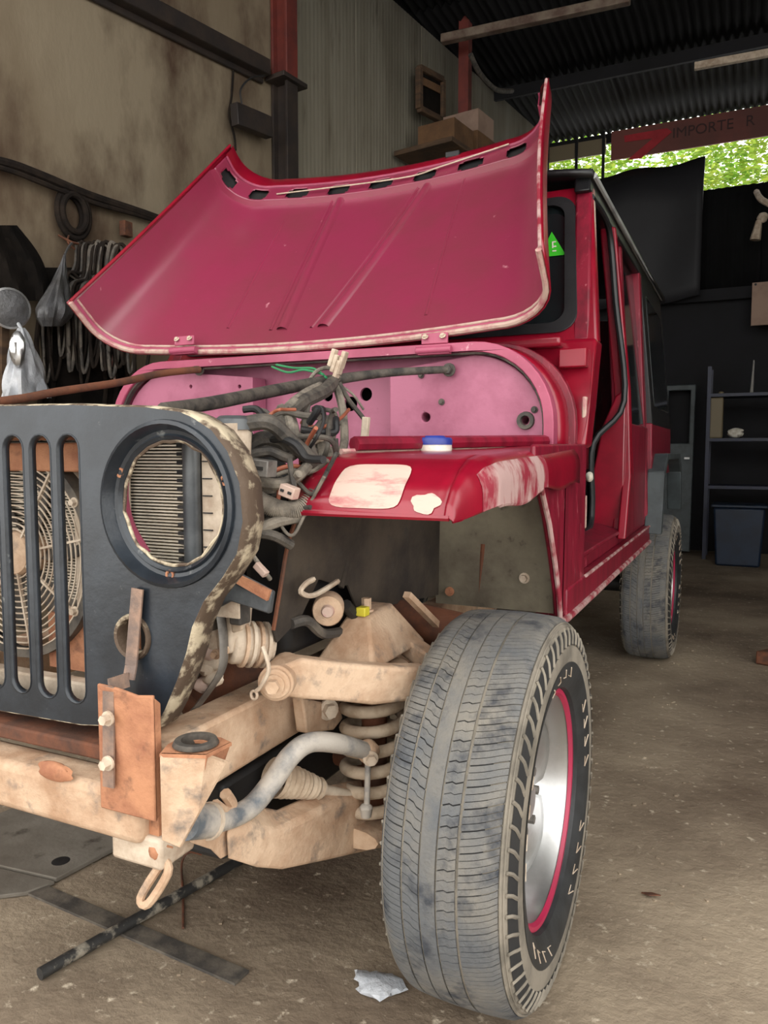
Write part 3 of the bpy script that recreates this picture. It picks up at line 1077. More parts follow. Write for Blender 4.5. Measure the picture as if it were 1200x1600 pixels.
# strap and rusty plate in front
m = MB()
Pst = [onY(215, 920, 0.893), onY(205, 1040, 0.885), onY(201, 1062, 0.878), onY(170, 1072, 0.842), onY(170, 1230, 0.832)]
for i in range(4):
    m.beam(Pst[i], Pst[i + 1], 0.0225 if i < 2 else 0.022, 0.003, Vector((0, -1, 0.001)))
stp = m.build('flat_strap', 'strap', jeep)
m = MB()
P0, P1 = onY(151, 1068, 0.84), onY(238, 1080, 0.84)
x0p, x1p, zt, zb_ = P0.x, P1.x, P0.z, onY(155, 1262, 0.84).z
m.prism([(x0p, 0.84, zb_), (x1p, 0.84, zb_ - 0.0), (x1p, 0.84, zt - 0.004), (x1p - 0.03, 0.84, zt - 0.008), (x0p + 0.04, 0.84, zt - 0.002), (x0p, 0.84, zt)], (0, 0.006, 0))
m.prism([(x1p, 0.84, zb_), (x1p, 0.858, zb_ + 0.01), (x1p, 0.858, zt - 0.02), (x1p, 0.84, zt - 0.004)], (-0.005, 0, 0))
m.prism([(x0p, 0.84, zb_), (x0p, 0.88, zb_ + 0.01), (x0p, 0.88, zt - 0.02), (x0p, 0.84, zt)], (0.005, 0, 0))
rp = m.build('mounting_plate', 'rust', jeep, bevel=0.003)
for py in (1122, 1192):
    bolt('plate_bolt', onY(170, py, 0.83), (0, -1, 0), 0.0075, rp, 'yellow' if False else 'dust_pale', 0.014)
# front cross tube, lower sill tray
m = MB()
m.beam((-0.46, 0.885, 0.515), (0.37, 0.885, 0.515), 0.075, 0.082)
cb = m.build('cross_bar', 'dust', jeep, bevel=0.014, seg=3)
m = MB()
m.box((-0.02, 0.97, 0.585), (0.80, 0.16, 0.025))
m.build('cross_tray', 'rust_dark', jeep, bevel=0.004)
m = MB()
blob(m, onY(85, 1205, 0.845), (0.035, 0.008, 0.016), 5)
m.build('weld_scar', 'rust', cb)
m = MB()
m.beam((0.30, 0.90, 0.462), (0.40, 0.90, 0.462), 0.08, 0.05)
m.build('bar_foot', 'dust_pale', jeep, bevel=0.006)

# ------------------------------------------------ radiator, fan
rd = MB()
rd.box((0.05, 1.025, 0.955), (0.66, 0.02, 0.31))
rad = rd.build('radiator', 'core', jeep)
m = MB()
for k in range(56):
    z = 0.805 + 0.0055 * k
    m.box((0.04, 1.009, z), (0.64, 0.018, 0.0026))
m.build('radiator_fins', 'alu', rad)
m = MB()
rt0 = onY(300, 760, 1.0)
m.cyl((rt0.x, 1.0, 0.80), (rt0.x, 1.0, 1.115), 0.015, n=14)
m.build('side_tank', 'tank', rad)
m = MB()
for k in range(21):
    m.box((rt0.x - 0.020, 1.0, 0.805 + 0.0145 * k), (0.012, 0.012, 0.006))
m.build('tank_crimps', 'black', rad)
m = MB()
m.plate([(rt0.x + 0.016, 0.80), (rt0.x + 0.085, 0.80), (rt0.x + 0.085, 1.115), (rt0.x + 0.016, 1.115)], [], lambda u, v: Vector((u, 1.006, v)), (0, 0.004, 0))
sp = m.build('side_shield', 'dust_pale', rad)
m = MB()
for k in range(10):
    m.box((rt0.x + 0.028, 1.004, 0.83 + 0.028 * k), (0.018, 0.003, 0.002))
m.build('shield_ticks', 'black', rad)
m = MB()                                   # pink strip seen in the lamp hole
m.tube([onY(200, 698, 0.938), onY(187, 760, 0.938), onY(195, 815, 0.938), onY(222, 864, 0.938)], 0.020, 8, sm=5, flat=0.25)
m.build('pink_bracket', 'pink', gril)
m = MB()
m.box((-0.04, 0.965, 1.10), (0.52, 0.06, 0.02))
m.box((-0.04, 0.975, 1.06), (0.52, 0.03, 0.05))
m.build('radiator_top_rail', 'rust', rad, bevel=0.004)
m = MB()
m.box((0.0, 0.955, 0.645), (0.46, 0.03, 0.06))
m.build('radiator_bottom_rail', 'dust_pale', rad, bevel=0.004)
m = MB()
m.box((0.14, 0.99, 0.73), (0.20, 0.02, 0.10))
m.build('condenser_duct', 'rust', rad)
FC = Vector((-0.02, 0.975, 0.885))
m = MB()
m.lathe([(0.0, 0.174), (-0.010, 0.176), (-0.010, 0.190), (0.03, 0.190)], FC, (0, 1, 0), 48)
fan = m.build('cooling_fan', 'dusty_black', jeep, solid=0.003)
m = MB()
for k in range(13):
    r_ = 0.045 + 0.0108 * k
    m.tube([FC + Vector((r_ * math.cos(a), -0.012 + 0.10 * (r_ - 0.1) ** 2, r_ * math.sin(a))) for a in [2 * math.pi * i / 48 for i in range(48)]], 0.0016, 5, closed=True)
m.build('guard_rings', 'dust_pale', fan)
for k in range(8):
    a = 2 * math.pi * k / 8 + 0.2
    d = Vector((math.cos(a), 0, math.sin(a)))
    m = MB()
    m.beam(FC + d * 0.035 + Vector((0, -0.012, 0)), FC + d * 0.176 + Vector((0, -0.012, 0)), 0.004, 0.006, Vector((0, 1, 0)))
    m.build('guard_spoke', 'dust_pale', fan)
m = MB()
m.lathe([(-0.016, 0.0), (-0.016, 0.036), (-0.006, 0.042), (0.03, 0.042)], FC, (0, 1, 0), 28)
m.build('fan_hub', 'dust', fan)
for k in range(6):
    a = 2 * math.pi * k / 6
    m = MB()

    def bl(u, v, a=a):
        r_ = 0.04 + 0.11 * u
        aa = a + (v - 0.5) * 0.5 + 0.3 * u
        return FC + Vector((r_ * math.cos(aa), 0.012 + 0.02 * v, r_ * math.sin(aa)))
    m.grid(bl, 6, 4)
    m.build('fan_blade', 'dusty_black', fan, solid=0.003)
for p in ((117, 785, 0.965), (118, 955, 0.965)):
    bolt('fan_bolt', onY(*p), (0, -1, 0), 0.006, fan, 'dust_pale', 0.01)
m = MB()
m.plate([(0.10, 0.76), (0.23, 0.76), (0.23, 1.05), (0.10, 1.05)], [], lambda u, v: Vector((u, 0.992, v)), (0, 0.003, 0))
m.build('fan_shroud_plate', 'dust_pale', rad)

# support rods from grille to firewall
m = MB()
m.tube([(-0.60, 0.93, 1.135), onY(0, 627, 1.30), onY(90, 612, 1.45), onY(190, 597, 1.65), onY(250, 584, 1.80), onY(312, 577, 1.93)], 0.011, 10, sm=4)
m.build('support_rod', 'rust_dark', jeep)
m = MB()
m.tube([onY(255, 640, 0.99), onY(330, 630, 1.16), onY(420, 612, 1.42), onY(500, 597, 1.62), onY(600, 583, 1.80), onY(704, 577, 1.94)], [0.012, 0.013, 0.014, 0.014, 0.011, 0.010], 10, sm=4)
m.build('support_rod', 'cable', jeep)
for p in (onY(312, 578, 1.94), onY(702, 578, 1.945)):
    bolt('rod_end', p, (0, -1, 0), 0.012, jeep, 'dusty_black', 0.02)

# ------------------------------------------------ engine bay filling
m = MB()
m.box((-0.02, 1.56, 0.80), (0.50, 0.66, 0.42))
m.box((0.0, 1.56, 0.98), (0.34, 0.60, 0.10))
eng = m.build('engine_block', 'black', jeep, bevel=0.03, seg=3)
m = MB()
m.lathe([(0, 0.0), (0, 0.060), (0.03, 0.060)], (0.05, 1.19, 0.88), (0, 1, 0), 24)
m.build('pulley', 'dusty_black', eng)
m = MB()
m.box((0.36, 1.50, 0.86), (0.10, 0.6, 0.36))
m.build('bay_side', 'black', jeep, bevel=0.02)
# filler neck with pale cap beside the lamp
m = MB()
p = onY(366, 672, 1.08)
m.cyl(p - Vector((0, 0, 0.075)), p, 0.026, 0.030, 18)
nk = m.build('filler_neck', 'dust_pale', jeep)
m = MB()
m.lathe([(0.024, 0.0), (0.024, 0.024), (0.018, 0.032), (0.0, 0.034)], p, (0, 0, 1), 20)
m.build('filler_cap', 'tank', nk)
m = MB()
blob(m, p + Vector((-0.07, -0.02, -0.04)), (0.055, 0.035, 0.045), 4)
m.build('header_tank', 'dust_pale', nk)

CB = [  # (pixel path with depth, radius, material)
    ([(375, 665, 1.08), (420, 660, 1.10), (455, 690, 1.14), (490, 722, 1.18), (505, 735, 1.25)], 0.014, 'cable'),
    ([(385, 700, 1.12), (410, 685, 1.13), (440, 690, 1.15), (455, 715, 1.17)], 0.013, 'cable'),
    ([(382, 712, 1.10), (420, 705, 1.12), (450, 715, 1.14), (470, 700, 1.2)], 0.009, 'cable'),
    ([(378, 735, 1.07), (405, 752, 1.09), (440, 756, 1.11), (470, 740, 1.14), (490, 715, 1.2)], 0.010, 'cable_pale'),
    ([(382, 765, 1.07), (410, 785, 1.09), (440, 797, 1.11), (470, 795, 1.13), (500, 765, 1.16)], 0.015, 'cable_pale'),
    ([(380, 845, 1.06), (405, 828, 1.08), (435, 815, 1.1), (470, 808, 1.13)], 0.010, 'cable_pale'),
    ([(405, 833, 1.08), (430, 838, 1.09), (455, 852, 1.12)], 0.009, 'cable'),
    ([(380, 832, 1.07), (420, 812, 1.1), (450, 790, 1.14)], 0.005, 'cable'),
    ([(382, 845, 1.05), (395, 868, 1.05), (415, 895, 1.06), (422, 905, 1.07)], 0.004, 'cable_pale'),
    ([(430, 690, 1.22), (445, 655, 1.30), (470, 630, 1.38), (505, 612, 1.5), (520, 598, 1.6)], 0.016, 'cable'),
    ([(405, 700, 1.2), (430, 665, 1.28), (455, 635, 1.34), (480, 615, 1.45), (500, 605, 1.55)], 0.013, 'cable_pale'),
    ([(440, 640, 1.33), (455, 660, 1.28), (458, 690, 1.24), (448, 715, 1.2)], 0.013, 'cable_pale'),
    ([(480, 630, 1.40), (475, 670, 1.38), (470, 700, 1.36)], 0.008, 'cable'),
    ([(525, 600, 1.6), (535, 640, 1.6), (538, 690, 1.55), (530, 715, 1.5)], 0.010, 'cable_pale'),
    ([(530, 598, 1.6), (545, 625, 1.62), (565, 650, 1.65), (572, 660, 1.65)], 0.006, 'cable'),
    ([(520, 595, 1.6), (550, 615, 1.62), (568, 640, 1.65)], 0.003, 'cable_pale'),
    ([(505, 720, 1.3), (500, 690, 1.35), (485, 675, 1.38), (470, 690, 1.36)], 0.012, 'cable_pale'),
    ([(495, 740, 1.2), (515, 745, 1.25), (520, 715, 1.32), (505, 700, 1.36)], 0.012, 'cable_pale'),
    ([(430, 735, 1.12), (455, 728, 1.14), (485, 735, 1.18), (505, 755, 1.2)], 0.004, 'orange_wire'),
    ([(432, 742, 1.12), (460, 735, 1.14), (488, 742, 1.18)], 0.004, 'cable_pale'),
    ([(440, 750, 1.11), (436, 770, 1.11), (434, 790, 1.11)], 0.004, 'orange_wire'),
    ([(470, 660, 1.38), (500, 668, 1.42), (530, 655, 1.5), (545, 640, 1.58)], 0.004, 'orange_wire'),
    ([(480, 650, 1.4), (505, 640, 1.46), (525, 650, 1.5), (520, 690, 1.5)], 0.005, 'dusty_black'),
    ([(425, 573, 1.8), (450, 582, 1.72), (475, 578, 1.68), (505, 585, 1.62)], 0.003, 'green_wire'),
    ([(432, 570, 1.8), (460, 575, 1.74), (490, 576, 1.68), (510, 590, 1.62)], 0.003, 'green_wire'),
    ([(480, 600, 1.62), (495, 580, 1.62), (515, 575, 1.62), (530, 590, 1.62), (515, 600, 1.62)], 0.005, 'cable_pale'),
    ([(490, 598, 1.60), (505, 605, 1.60), (500, 620, 1.60)], 0.004, 'cable_pale'),
    ([(390, 870, 1.04), (400, 850, 1.06), (386, 838, 1.06), (378, 860, 1.04), (392, 878, 1.04)], 0.004, 'cable'),
    ([(385, 720, 1.2), (400, 760, 1.2), (420, 800, 1.2), (440, 830, 1.2)], 0.018, 'black'),
    ([(400, 690, 1.24), (440, 740, 1.24), (480, 770, 1.26)], 0.02, 'black'),
]
rw = random.Random(31)
for k in range(34):
    x_, y_ = rw.uniform(385, 510), rw.uniform(650, 800)
    ang_ = rw.uniform(0, 6.28)
    yd = rw.uniform(1.10, 1.34)
    pts_ = [(x_, y_, yd)]
    for q in range(4):
        ang_ += rw.uniform(-0.9, 0.9)
        x_ = min(525, max(380, x_ + 26 * math.cos(ang_)))
        lim = 900 if x_ < 425 else 900 - (x_ - 425) * 1.9
        y_ = min(lim, max(640, y_ + 26 * math.sin(ang_)))
        yd = max(1.08, yd + rw.uniform(-0.02, 0.03))
        pts_.append((x_, y_, yd))
    CB.append((pts_, rw.choice((0.003, 0.004, 0.005, 0.007)), rw.choice(('cable_pale', 'cable', 'dusty_black', 'black', 'cable', 'orange_wire'))))
for pts, r, mt in CB:
    m = MB()
    m.tube([onY(*p) for p in pts], r, 8, sm=6)
    m.build('harness_cable' if r > 0.0045 else 'thin_wire', mt, jeep)
# corrugated sleeve rings on the thick loom
m = MB()
pp, _ = smooth_path([onY(*p) for p in CB[4][0]], None, 12)
for i in range(6, len(pp) - 4):
    d = (pp[i + 1] - pp[i]).normalized()
    m.cyl(pp[i] - d * 0.0012, pp[i] + d * 0.0012, 0.0168, n=12)
m.build('sleeve_rings', 'cable_pale', jeep)


def connector(name, px, py, y, size, mat, ry=0.0, pins=0):
    mm = MB()
    c = onY(px, py, y)
    R_ = Matrix.Rotation(ry, 3, 'Y')
    mm.box(c, size, R_)
    o_ = mm.build(name, mat, jeep, bevel=0.002)
    if pins:
        mm = MB()
        for k in range(pins):
            q = c + R_ @ Vector(((k % 2 - 0.5) * size[0] * 0.5, -size[1] * 0.5, (k // 2 - (pins // 2 - 1) / 2) * size[2] * 0.55))
            mm.box(q, (size[0] * 0.22, 0.004, size[2] * 0.22), R_)
        mm.build('socket', 'black', o_)
    return o_


connector('cable_connector', 452, 768, 1.08, (0.030, 0.02, 0.020), 'cream', 0.3, 2)
connector('cable_connector', 402, 730, 1.07, (0.060, 0.03, 0.028), 'steel', 0.1, 2)
connector('cable_connector', 408, 890, 1.04, (0.026, 0.012, 0.012), 'cream', 0.7)
connector('cable_connector', 503, 682, 1.36, (0.020, 0.02, 0.022), 'white', 0.0, 2)
connector('cable_connector', 516, 665, 1.46, (0.034, 0.02, 0.034), 'dusty_black', 0.6)
connector('cable_connector', 571, 668, 1.64, (0.017, 0.014, 0.05), 'dust_pale', 0.1)
connector('cable_connector', 488, 690, 1.33, (0.04, 0.02, 0.02), 'dust_pale', -0.5)
m = MB()
for k in range(5):
    c = onY(520 + 4 * k, 575 - 9 * abs(k - 2.2) + 4, 1.6 + 0.003 * k)
    m.box(c, (0.010, 0.02, 0.042), Matrix.Rotation(0.35, 3, 'Y'))
m.build('plug_cluster', 'dust_pale', jeep, bevel=0.002)

# ------------------------------------------------ items beside the lower grille: steering gear, pipe, brackets
m = MB()
m.prism([onY(322, 960, 1.0), onY(350, 885, 1.0), onY(425, 925, 1.02), onY(420, 960, 1.02), onY(360, 940, 1.0)], (0, 0.012, 0.0))
m.build('fender_bracket', 'tank', jeep, bevel=0.003)
m = MB()
m.prism([onY(350, 885, 0.998), onY(425, 922, 1.018), onY(420, 938, 1.018), onY(350, 898, 0.998)], (0, -0.006, 0))
m.build('bracket_lip', 'rust', jeep)
m = MB()                                  # housing: block, flange and a finned barrel
m.box(onY(358, 975, 1.07), (0.055, 0.06, 0.085), Matrix.Rotation(0.12, 3, 'Y'))
gc0, gc1 = onY(358, 1005, 1.07), onY(425, 1008, 1.13)
m.cyl(gc0, gc1, 0.036, 0.032, 20)
gb = m.build('steering_gearbox', 'dust_pale', jeep, bevel=0.006)
for k in range(4):
    t_ = 0.30 + 0.17 * k
    m = MB()
    q_ = gc0 + (gc1 - gc0) * t_
    dq = (gc1 - gc0).normalized()
    m.cyl(q_ - dq * 0.003, q_ + dq * 0.003, 0.041, n=20)
    m.build('gearbox_fin', 'dust_pale' if k % 2 else 'dust', gb)
m = MB()
m.prism([onY(340, 925, 1.03), onY(372, 930, 1.03), onY(378, 985, 1.03), onY(362, 990, 1.03), onY(356, 950, 1.03), onY(340, 960, 1.03)], (0, 0.010, 0))
m.build('gearbox_lug', 'boot', gb, bevel=0.003)
m = MB()
m.box(onY(328, 1000, 1.05), (0.045, 0.04, 0.10), Matrix.Rotation(-0.1, 3, 'Y'))
m.build('side_cover', 'dust_pale', gb, bevel=0.008)
for px, py in ((322, 975), (338, 1022), (352, 1015), (366, 955)):
    bolt('cover_bolt', onY(px, py, 1.028), (0, -1, 0), 0.006, gb, 'dust', 0.01)
m = MB()
m.box(onY(330, 968, 1.03), (0.030, 0.03, 0.030), Matrix.Rotation(0.2, 3, 'Y'))
m.build('relay_box', 'dusty_black', gb, bevel=0.004)
m = MB()
m.box(onY(375, 958, 1.035), (0.024, 0.03, 0.036))
m.build('relay_box', 'dusty_black', gb, bevel=0.004)
m = MB()
m.tube([onY(345, 960, 1.02), onY(350, 1010, 1.02), onY(345, 1050, 1.02), onY(315, 1095, 1.03), onY(298, 1115, 1.04)], 0.012, 8, sm=5, flat=0.3)
m.build('bracket_strip', 'steel', jeep)
m = MB()
m.tube([onY(318, 960, 1.02), onY(312, 1010, 1.02), onY(300, 1060, 1.02)], 0.014, 8, sm=4, flat=0.4)
m.build('bracket_strip', 'strap', jeep)
m = MB()
m.cyl(onY(420, 1020, 1.30), onY(300, 1110, 1.12), 0.045, n=18)
m.build('drag_pipe', 'rust_dark', jeep)
for k, (px, py) in enumerate(((330, 1020), (326, 1045), (318, 1070), (335, 1060))):
    m = MB()
    blob(m, onY(px, py, 1.04), (0.018, 0.018, 0.014), 20 + k, 0.3, 10, 8)
    m.build('crushed_bracket', 'dust_pale' if k % 2 else 'cream', gb)
m = MB()
m.tube([onY(410, 1010, 1.02), onY(420, 1045, 1.02), onY(408, 1072, 1.02), onY(400, 1080, 1.02)], 0.0035, 6, sm=5)
ew = m.build('earth_wire', 'dust_pale', jeep)
m = MB()
c = onY(397, 1086, 1.02)
m.tube([c + Vector((0.006 * math.cos(a), 0, 0.007 * math.sin(a))) for a in [2 * math.pi * i / 14 for i in range(14)]], 0.0025, 6, closed=True)
m.build('ring_terminal', 'dust_pale', ew)

# ------------------------------------------------ chassis and suspension
m = MB()
m.beam((0.365, 0.87, 0.575), (0.365, 3.9, 0.575), 0.075, 0.11)
m.build('chassis_rail', 'dust', jeep, bevel=0.008)
m = MB()
m.beam((-0.365, 0.87, 0.575), (-0.365, 3.9, 0.575), 0.075, 0.11)
m.build('chassis_rail', 'dust', jeep, bevel=0.008)
# body mount box with its hole
TZB = 0.640
bx = [onZ(249, 1178, TZB), onZ(262, 1163, TZB), onZ(290, 1148, TZB), onZ(345, 1152, TZB), onZ(362, 1160, TZB), onZ(322, 1180, TZB)]
hcn = onZ(306, 1164, TZB)
m = MB()
m.plate([(p.x, p.y) for p in bx], [ring(hcn.x, hcn.y, 0.024, 0.018, 20)], lambda u, v: Vector((u, v, TZB)), (0, 0, -0.005))
mb_ = m.build('body_mount', 'rust', jeep)
m = MB()
A_, B_ = bx[0], bx[5]
m.prism([A_, B_, onX(362, 1160, bx[4].x) + Vector((-0.005, -0.005, -0.03)), Vector((B_.x - 0.012, B_.y - 0.004, TZB - 0.085)), Vector((A_.x + 0.030, A_.y + 0.004, TZB - 0.135)), Vector((A_.x, A_.y, TZB - 0.128))], (0, 0.006, 0))
m.build('mount_face', 'dust', mb_, bevel=0.003)
m = MB()
m.prism([bx[4], bx[5], Vector((B_.x - 0.014, B_.y, TZB - 0.085)), Vector((bx[4].x - 0.03, bx[4].y + 0.01, TZB - 0.06))], (-0.005, 0.003, 0))
m.build('mount_gusset', 'rust', mb_, bevel=0.002)
m = MB()
m.lathe([(0.004, 0.033), (0.010, 0.030), (0.010, 0.022), (-0.02, 0.020)], Vector((hcn.x, hcn.y, TZB - 0.002)), (0, 0, 1), 26)
m.build('mount_grommet', 'dusty_black', mb_, solid=0.002)
# hook loops below the mount
m = MB()
m.tube([onX(352, 1240, 0.43), onX(362, 1258, 0.43), onX(352, 1268, 0.43), onX(336, 1258, 0.43)], 0.010, 8, sm=5)
m.build('tow_loop', 'dust', jeep)
# lower crossmember plate
m = MB()
PJ = [onX(275, 1295, 0.43), onX(330, 1265, 0.43), onX(395, 1290, 0.43), onX(372, 1300, 0.43), onX(368, 1330, 0.43), onX(345, 1343, 0.43), onX(330, 1328, 0.43), onX(300, 1318, 0.43)]
m.prism(PJ, (-0.03, 0.02, 0))
m.build('skid_plate', 'dust', jeep, bevel=0.002)
# hanging tow shackle
m = MB()
m.box(onY(243, 1290, 0.875), (0.024, 0.012, 0.05))
blob(m, onY(248, 1325, 0.875), (0.020, 0.018, 0.020), 3, 0.3, 10, 8)
sh = m.build('tow_shackle', 'rust', jeep)
m = MB()
m.tube([onY(257, 1345, 0.875), onY(262, 1365, 0.87), onY(232, 1412, 0.86), onY(220, 1402, 0.86), onY(246, 1358, 0.87)], 0.007, 8, closed=True, sm=4)
m.build('shackle_link', 'dust', sh)
# anti-roll bar
m = MB()
BAR = [onX(300, 1284, 0.425), onX(345, 1282, 0.43), onX(390, 1262, 0.44), onX(425, 1222, 0.455), onX(455, 1180, 0.475), (onX(485, 1160, 0.49)), onX(530, 1162, 0.515), onX(575, 1174, 0.535)]
m.tube(BAR, [0.018, 0.018, 0.018, 0.0185, 0.0185, 0.018, 0.018, 0.016], 14, sm=6)
ab = m.build('anti_roll_bar', 'bar', jeep)
m = MB()
q0, q1 = Vector(BAR[0]), Vector(BAR[1])
m.cyl(q0 - (q1 - q0) * 0.2, q0 + (q1 - q0) * 0.55, 0.027, 0.026, 18)
m.build('bar_bush', 'bar', ab)
m = MB()
m.cyl(q0 + (q1 - q0) * 0.55, q0 + (q1 - q0) * 0.65, 0.029, n=18)
m.build('bush_clamp', 'dust_pale', ab)
e = Vector(BAR[-1])
m = MB()
blob(m, e, (0.022, 0.02, 0.024), 9, 0.12, 12, 8)
m.build('bar_eye', 'dust', ab)
bolt('bar_nut', e + Vector((0.012, -0.014, -0.006)), (0.6, -0.8, 0), 0.010, ab, 'dust_pale', 0.016)
m = MB()
m.cyl(e - Vector((0, 0, 0.01)), onX(573, 1270, 0.535), 0.006, n=10)
m.build('drop_link', 'bar', ab)
# coil spring and tower
SC = Vector((0.505, 1.375, 0))
m = MB()
turns = 6.2
pts = []
for i in range(150):
    t = i / 149
    a = 2 * math.pi * turns * t + 0.6
    pts.append(SC + Vector((0.060 * math.cos(a), 0.060 * math.sin(a), 0.325 + 0.255 * t)))
m.tube(pts, 0.0125, 10)
m.build('coil_spring', 'boot', jeep)
m = MB()
m.cyl(SC + Vector((0, 0, 0.30)), SC + Vector((0, 0, 0.62)), 0.026, n=16)
m.build('shock_absorber', 'rust_dark', jeep)
m = MB()
m.cyl(SC + Vector((0, 0, 0.585)), SC + Vector((0, 0, 0.64)), 0.078, 0.070, 24)
m.build('spring_seat', 'dust', jeep)
m = MB()     # shock tower above the upper arm
m.hexa([(0.43, 1.26, 0.66), (0.56, 1.26, 0.66), (0.56, 1.52, 0.66), (0.43, 1.52, 0.66), (0.465, 1.33, 0.745), (0.515, 1.33, 0.745), (0.515, 1.44, 0.755), (0.465, 1.44, 0.755)])
tw = m.build('shock_tower', 'dust', jeep, bevel=0.006)
m = MB()
m.prism([(0.53, 1.46, 0.765), (0.545, 1.46, 0.765), (0.585, 1.60, 0.65), (0.57, 1.60, 0.65)], (0, 0.01, 0.01))
m.build('tower_gusset', 'dust', tw)
bolt('tower_bolt', (0.49, 1.37, 0.745), (0, 0, 1), 0.010, tw, 'dust', 0.03)
m = MB()     # front tower bracket on rail
m.prism([onX(455, 1088, 0.42), onX(515, 1100, 0.42), onX(520, 1120, 0.42), onX(505, 1138, 0.42), onX(462, 1143, 0.42)], (0.025, 0, 0))
tb = m.build('arm_mount', 'dust', jeep, bevel=0.004)
bolt('arm_mount_bolt', onX(512, 1108, 0.45), (0.8, -0.6, 0), 0.014, tb, 'dust_pale', 0.02)
# upper control arm
ua0, ua1 = onX(437, 1060, 0.468), onX(655, 1062, 0.62)
m = MB()
d = (ua1 - ua0)
def arm_pt(t, hz):
    return ua0 + d * t + Vector((0, 0, hz))
prof = [(-0.02, 0.026, -0.026), (0.12, 0.040, -0.032), (0.35, 0.034, -0.036), (0.6, 0.030, -0.044), (0.85, 0.028, -0.038), (1.05, 0.030, -0.020)]
P = [arm_pt(t, h) for t, h, l in prof] + [arm_pt(t, l) for t, h, l in prof[::-1]]
sd = d.cross(Vector((0, 0, 1))).normalized()
m.prism([p - sd * 0.022 for p in P], sd * 0.044)
uc = m.build('upper_control_arm', 'dust', jeep, bevel=0.008, seg=3)
m = MB()
m.beam((0.468, 1.50, ua0.z), (0.62, 1.44, ua1.z), 0.04, 0.04)
m.build('arm_rear_leg', 'dust', uc, bevel=0.006)
ax = Vector((0.35, -1, 0)).normalized()
m = MB()
m.cyl(ua0 + ax * 0.03, ua0 - ax * 0.06, 0.031, n=22)
m.cyl(ua0 + ax * 0.03, ua0 + ax * 0.036, 0.026, n=22)
m.build('arm_bush', 'dust', uc, bevel=0.003)
bolt('bush_bolt', ua0 + ax * 0.036, ax, 0.012, uc, 'dust', 0.018)
# lower control arm: a stamped plate running out to the hub
m = MB()
LT = [(352, 1300, 0.44), (385, 1290, 0.445), (405, 1296, 0.45), (430, 1300, 0.455), (475, 1278, 0.47), (520, 1256, 0.485), (560, 1246, 0.50), (625, 1238, 0.525)]
LB = [(625, 1322, 0.525), (570, 1334, 0.50), (510, 1348, 0.48), (440, 1363, 0.455), (400, 1360, 0.445), (355, 1346, 0.44)]
m.prism([onX(*p) for p in LT + LB], (-0.035, 0.06, 0.012))
m.tube([onX(600, 1288, 0.52), (0.60, 1.45, 0.285), (0.645, 1.46, 0.275)], [0.032, 0.032, 0.026], 12)
lc = m.build('lower_control_arm', 'dust', jeep, bevel=0.010, seg=3)
m = MB()
m.tube([(0.40, 1.62, 0.40), (0.46, 1.57, 0.35), (0.53, 1.50, 0.30), (0.62, 1.46, 0.275)], 0.03, 12, sm=4, flat=0.8)
m.tube([(0.50, 1.30, 0.305), (0.50, 1.48, 0.305)], 0.05, 12, flat=0.4)
m.build('arm_rear_leg', 'dust', lc)
m = MB()
m.cyl(onX(572, 1262, 0.535), onX(572, 1276, 0.535), 0.013, 0.010, 10)
blob(m, onX(572, 1262, 0.535), (0.013, 0.013, 0.008), 6, 0.1, 10, 8)
m.build('link_nut', 'bar', lc)
m = MB()
m.beam((0.32, 1.05, 0.42), (0.32, 1.75, 0.42), 0.10, 0.14)
m.build('sub_frame', 'black', jeep, bevel=0.01)
# rack boot and tie rod
b0, b1 = onX(428, 1215, 0.415), onX(498, 1232, 0.455)
dv = b1 - b0
m = MB()
prof = []
for i in range(33):
    t = i / 32
    prof.append((dv.length * t, 0.034 - 0.016 * t + 0.0035 * math.cos(t * 9 * 2 * math.pi)))
m.lathe(prof, b0, dv, 20)
m.build('steering_boot', 'boot', jeep, ang=60)
m = MB()
trd = onX(630, 1262, 0.535)
m.tube([b1 - dv * 0.1, trd, trd + (trd - b1) * 0.5], [0.010, 0.012, 0.013], 12)
m.build('tie_rod', 'dust_pale', jeep)
m = MB()
m.cyl(b1 - dv * 0.05, b1 + dv * 0.06, 0.018, n=14)
m.build('boot_clip', 'dust_pale', jeep)
# hub carrier behind the wheel
m = MB()
m.tube([(0.645, 1.46, 0.26), (0.66, 1.46, 0.40), (0.645, 1.44, 0.63)], [0.03, 0.05, 0.025], 12, sm=4)
m.build('steering_knuckle', 'rust_dark', jeep)
m = MB()
m.cyl((0.36, 1.47, 0.40), (0.68, 1.46, 0.375), 0.03, n=14)
m.build('drive_shaft', 'rust_dark', jeep)
# engine bits seen below the fender
m = MB()
p = onX(512, 955, 0.47)
m.lathe([(0.0, 0.0), (0.0, 0.028), (0.004, 0.030), (0.05, 0.030)], p, (-0.5, 1, 0), 24)
hn = m.build('horn', 'dust', jeep)
m = MB()
m.lathe([(-0.010, 0.0), (-0.010, 0.010), (0.0, 0.013)], p, (-0.5, 1, 0), 14)
m.build('horn_centre', 'cream', hn)
m = MB()
m.tube([onX(490, 905, 0.48), onX(478, 912, 0.48), onX(470, 925, 0.48), onX(490, 930, 0.48), onX(528, 908, 0.48)], 0.005, 6, sm=5)
m.build('torn_wire', 'dust_pale', jeep)
m = MB()
m.box(onX(567, 955, 0.50), (0.02, 0.022, 0.018))
yc = m.build('yellow_connector', 'yellow', jeep, bevel=0.002)
m = MB()
m.box(onX(570, 970, 0.50), (0.02, 0.024, 0.016))
m.build('blue_connector', 'blue', jeep, bevel=0.002)
m = MB()
m.tube([onX(540, 945, 0.48), onX(556, 962, 0.48), onX(585, 975, 0.48), onX(620, 985, 0.48), onX(660, 965, 0.48), onX(690, 985, 0.48)], 0.012, 8, sm=5)
m.build('harness_cable', 'black', jeep)
m = MB()
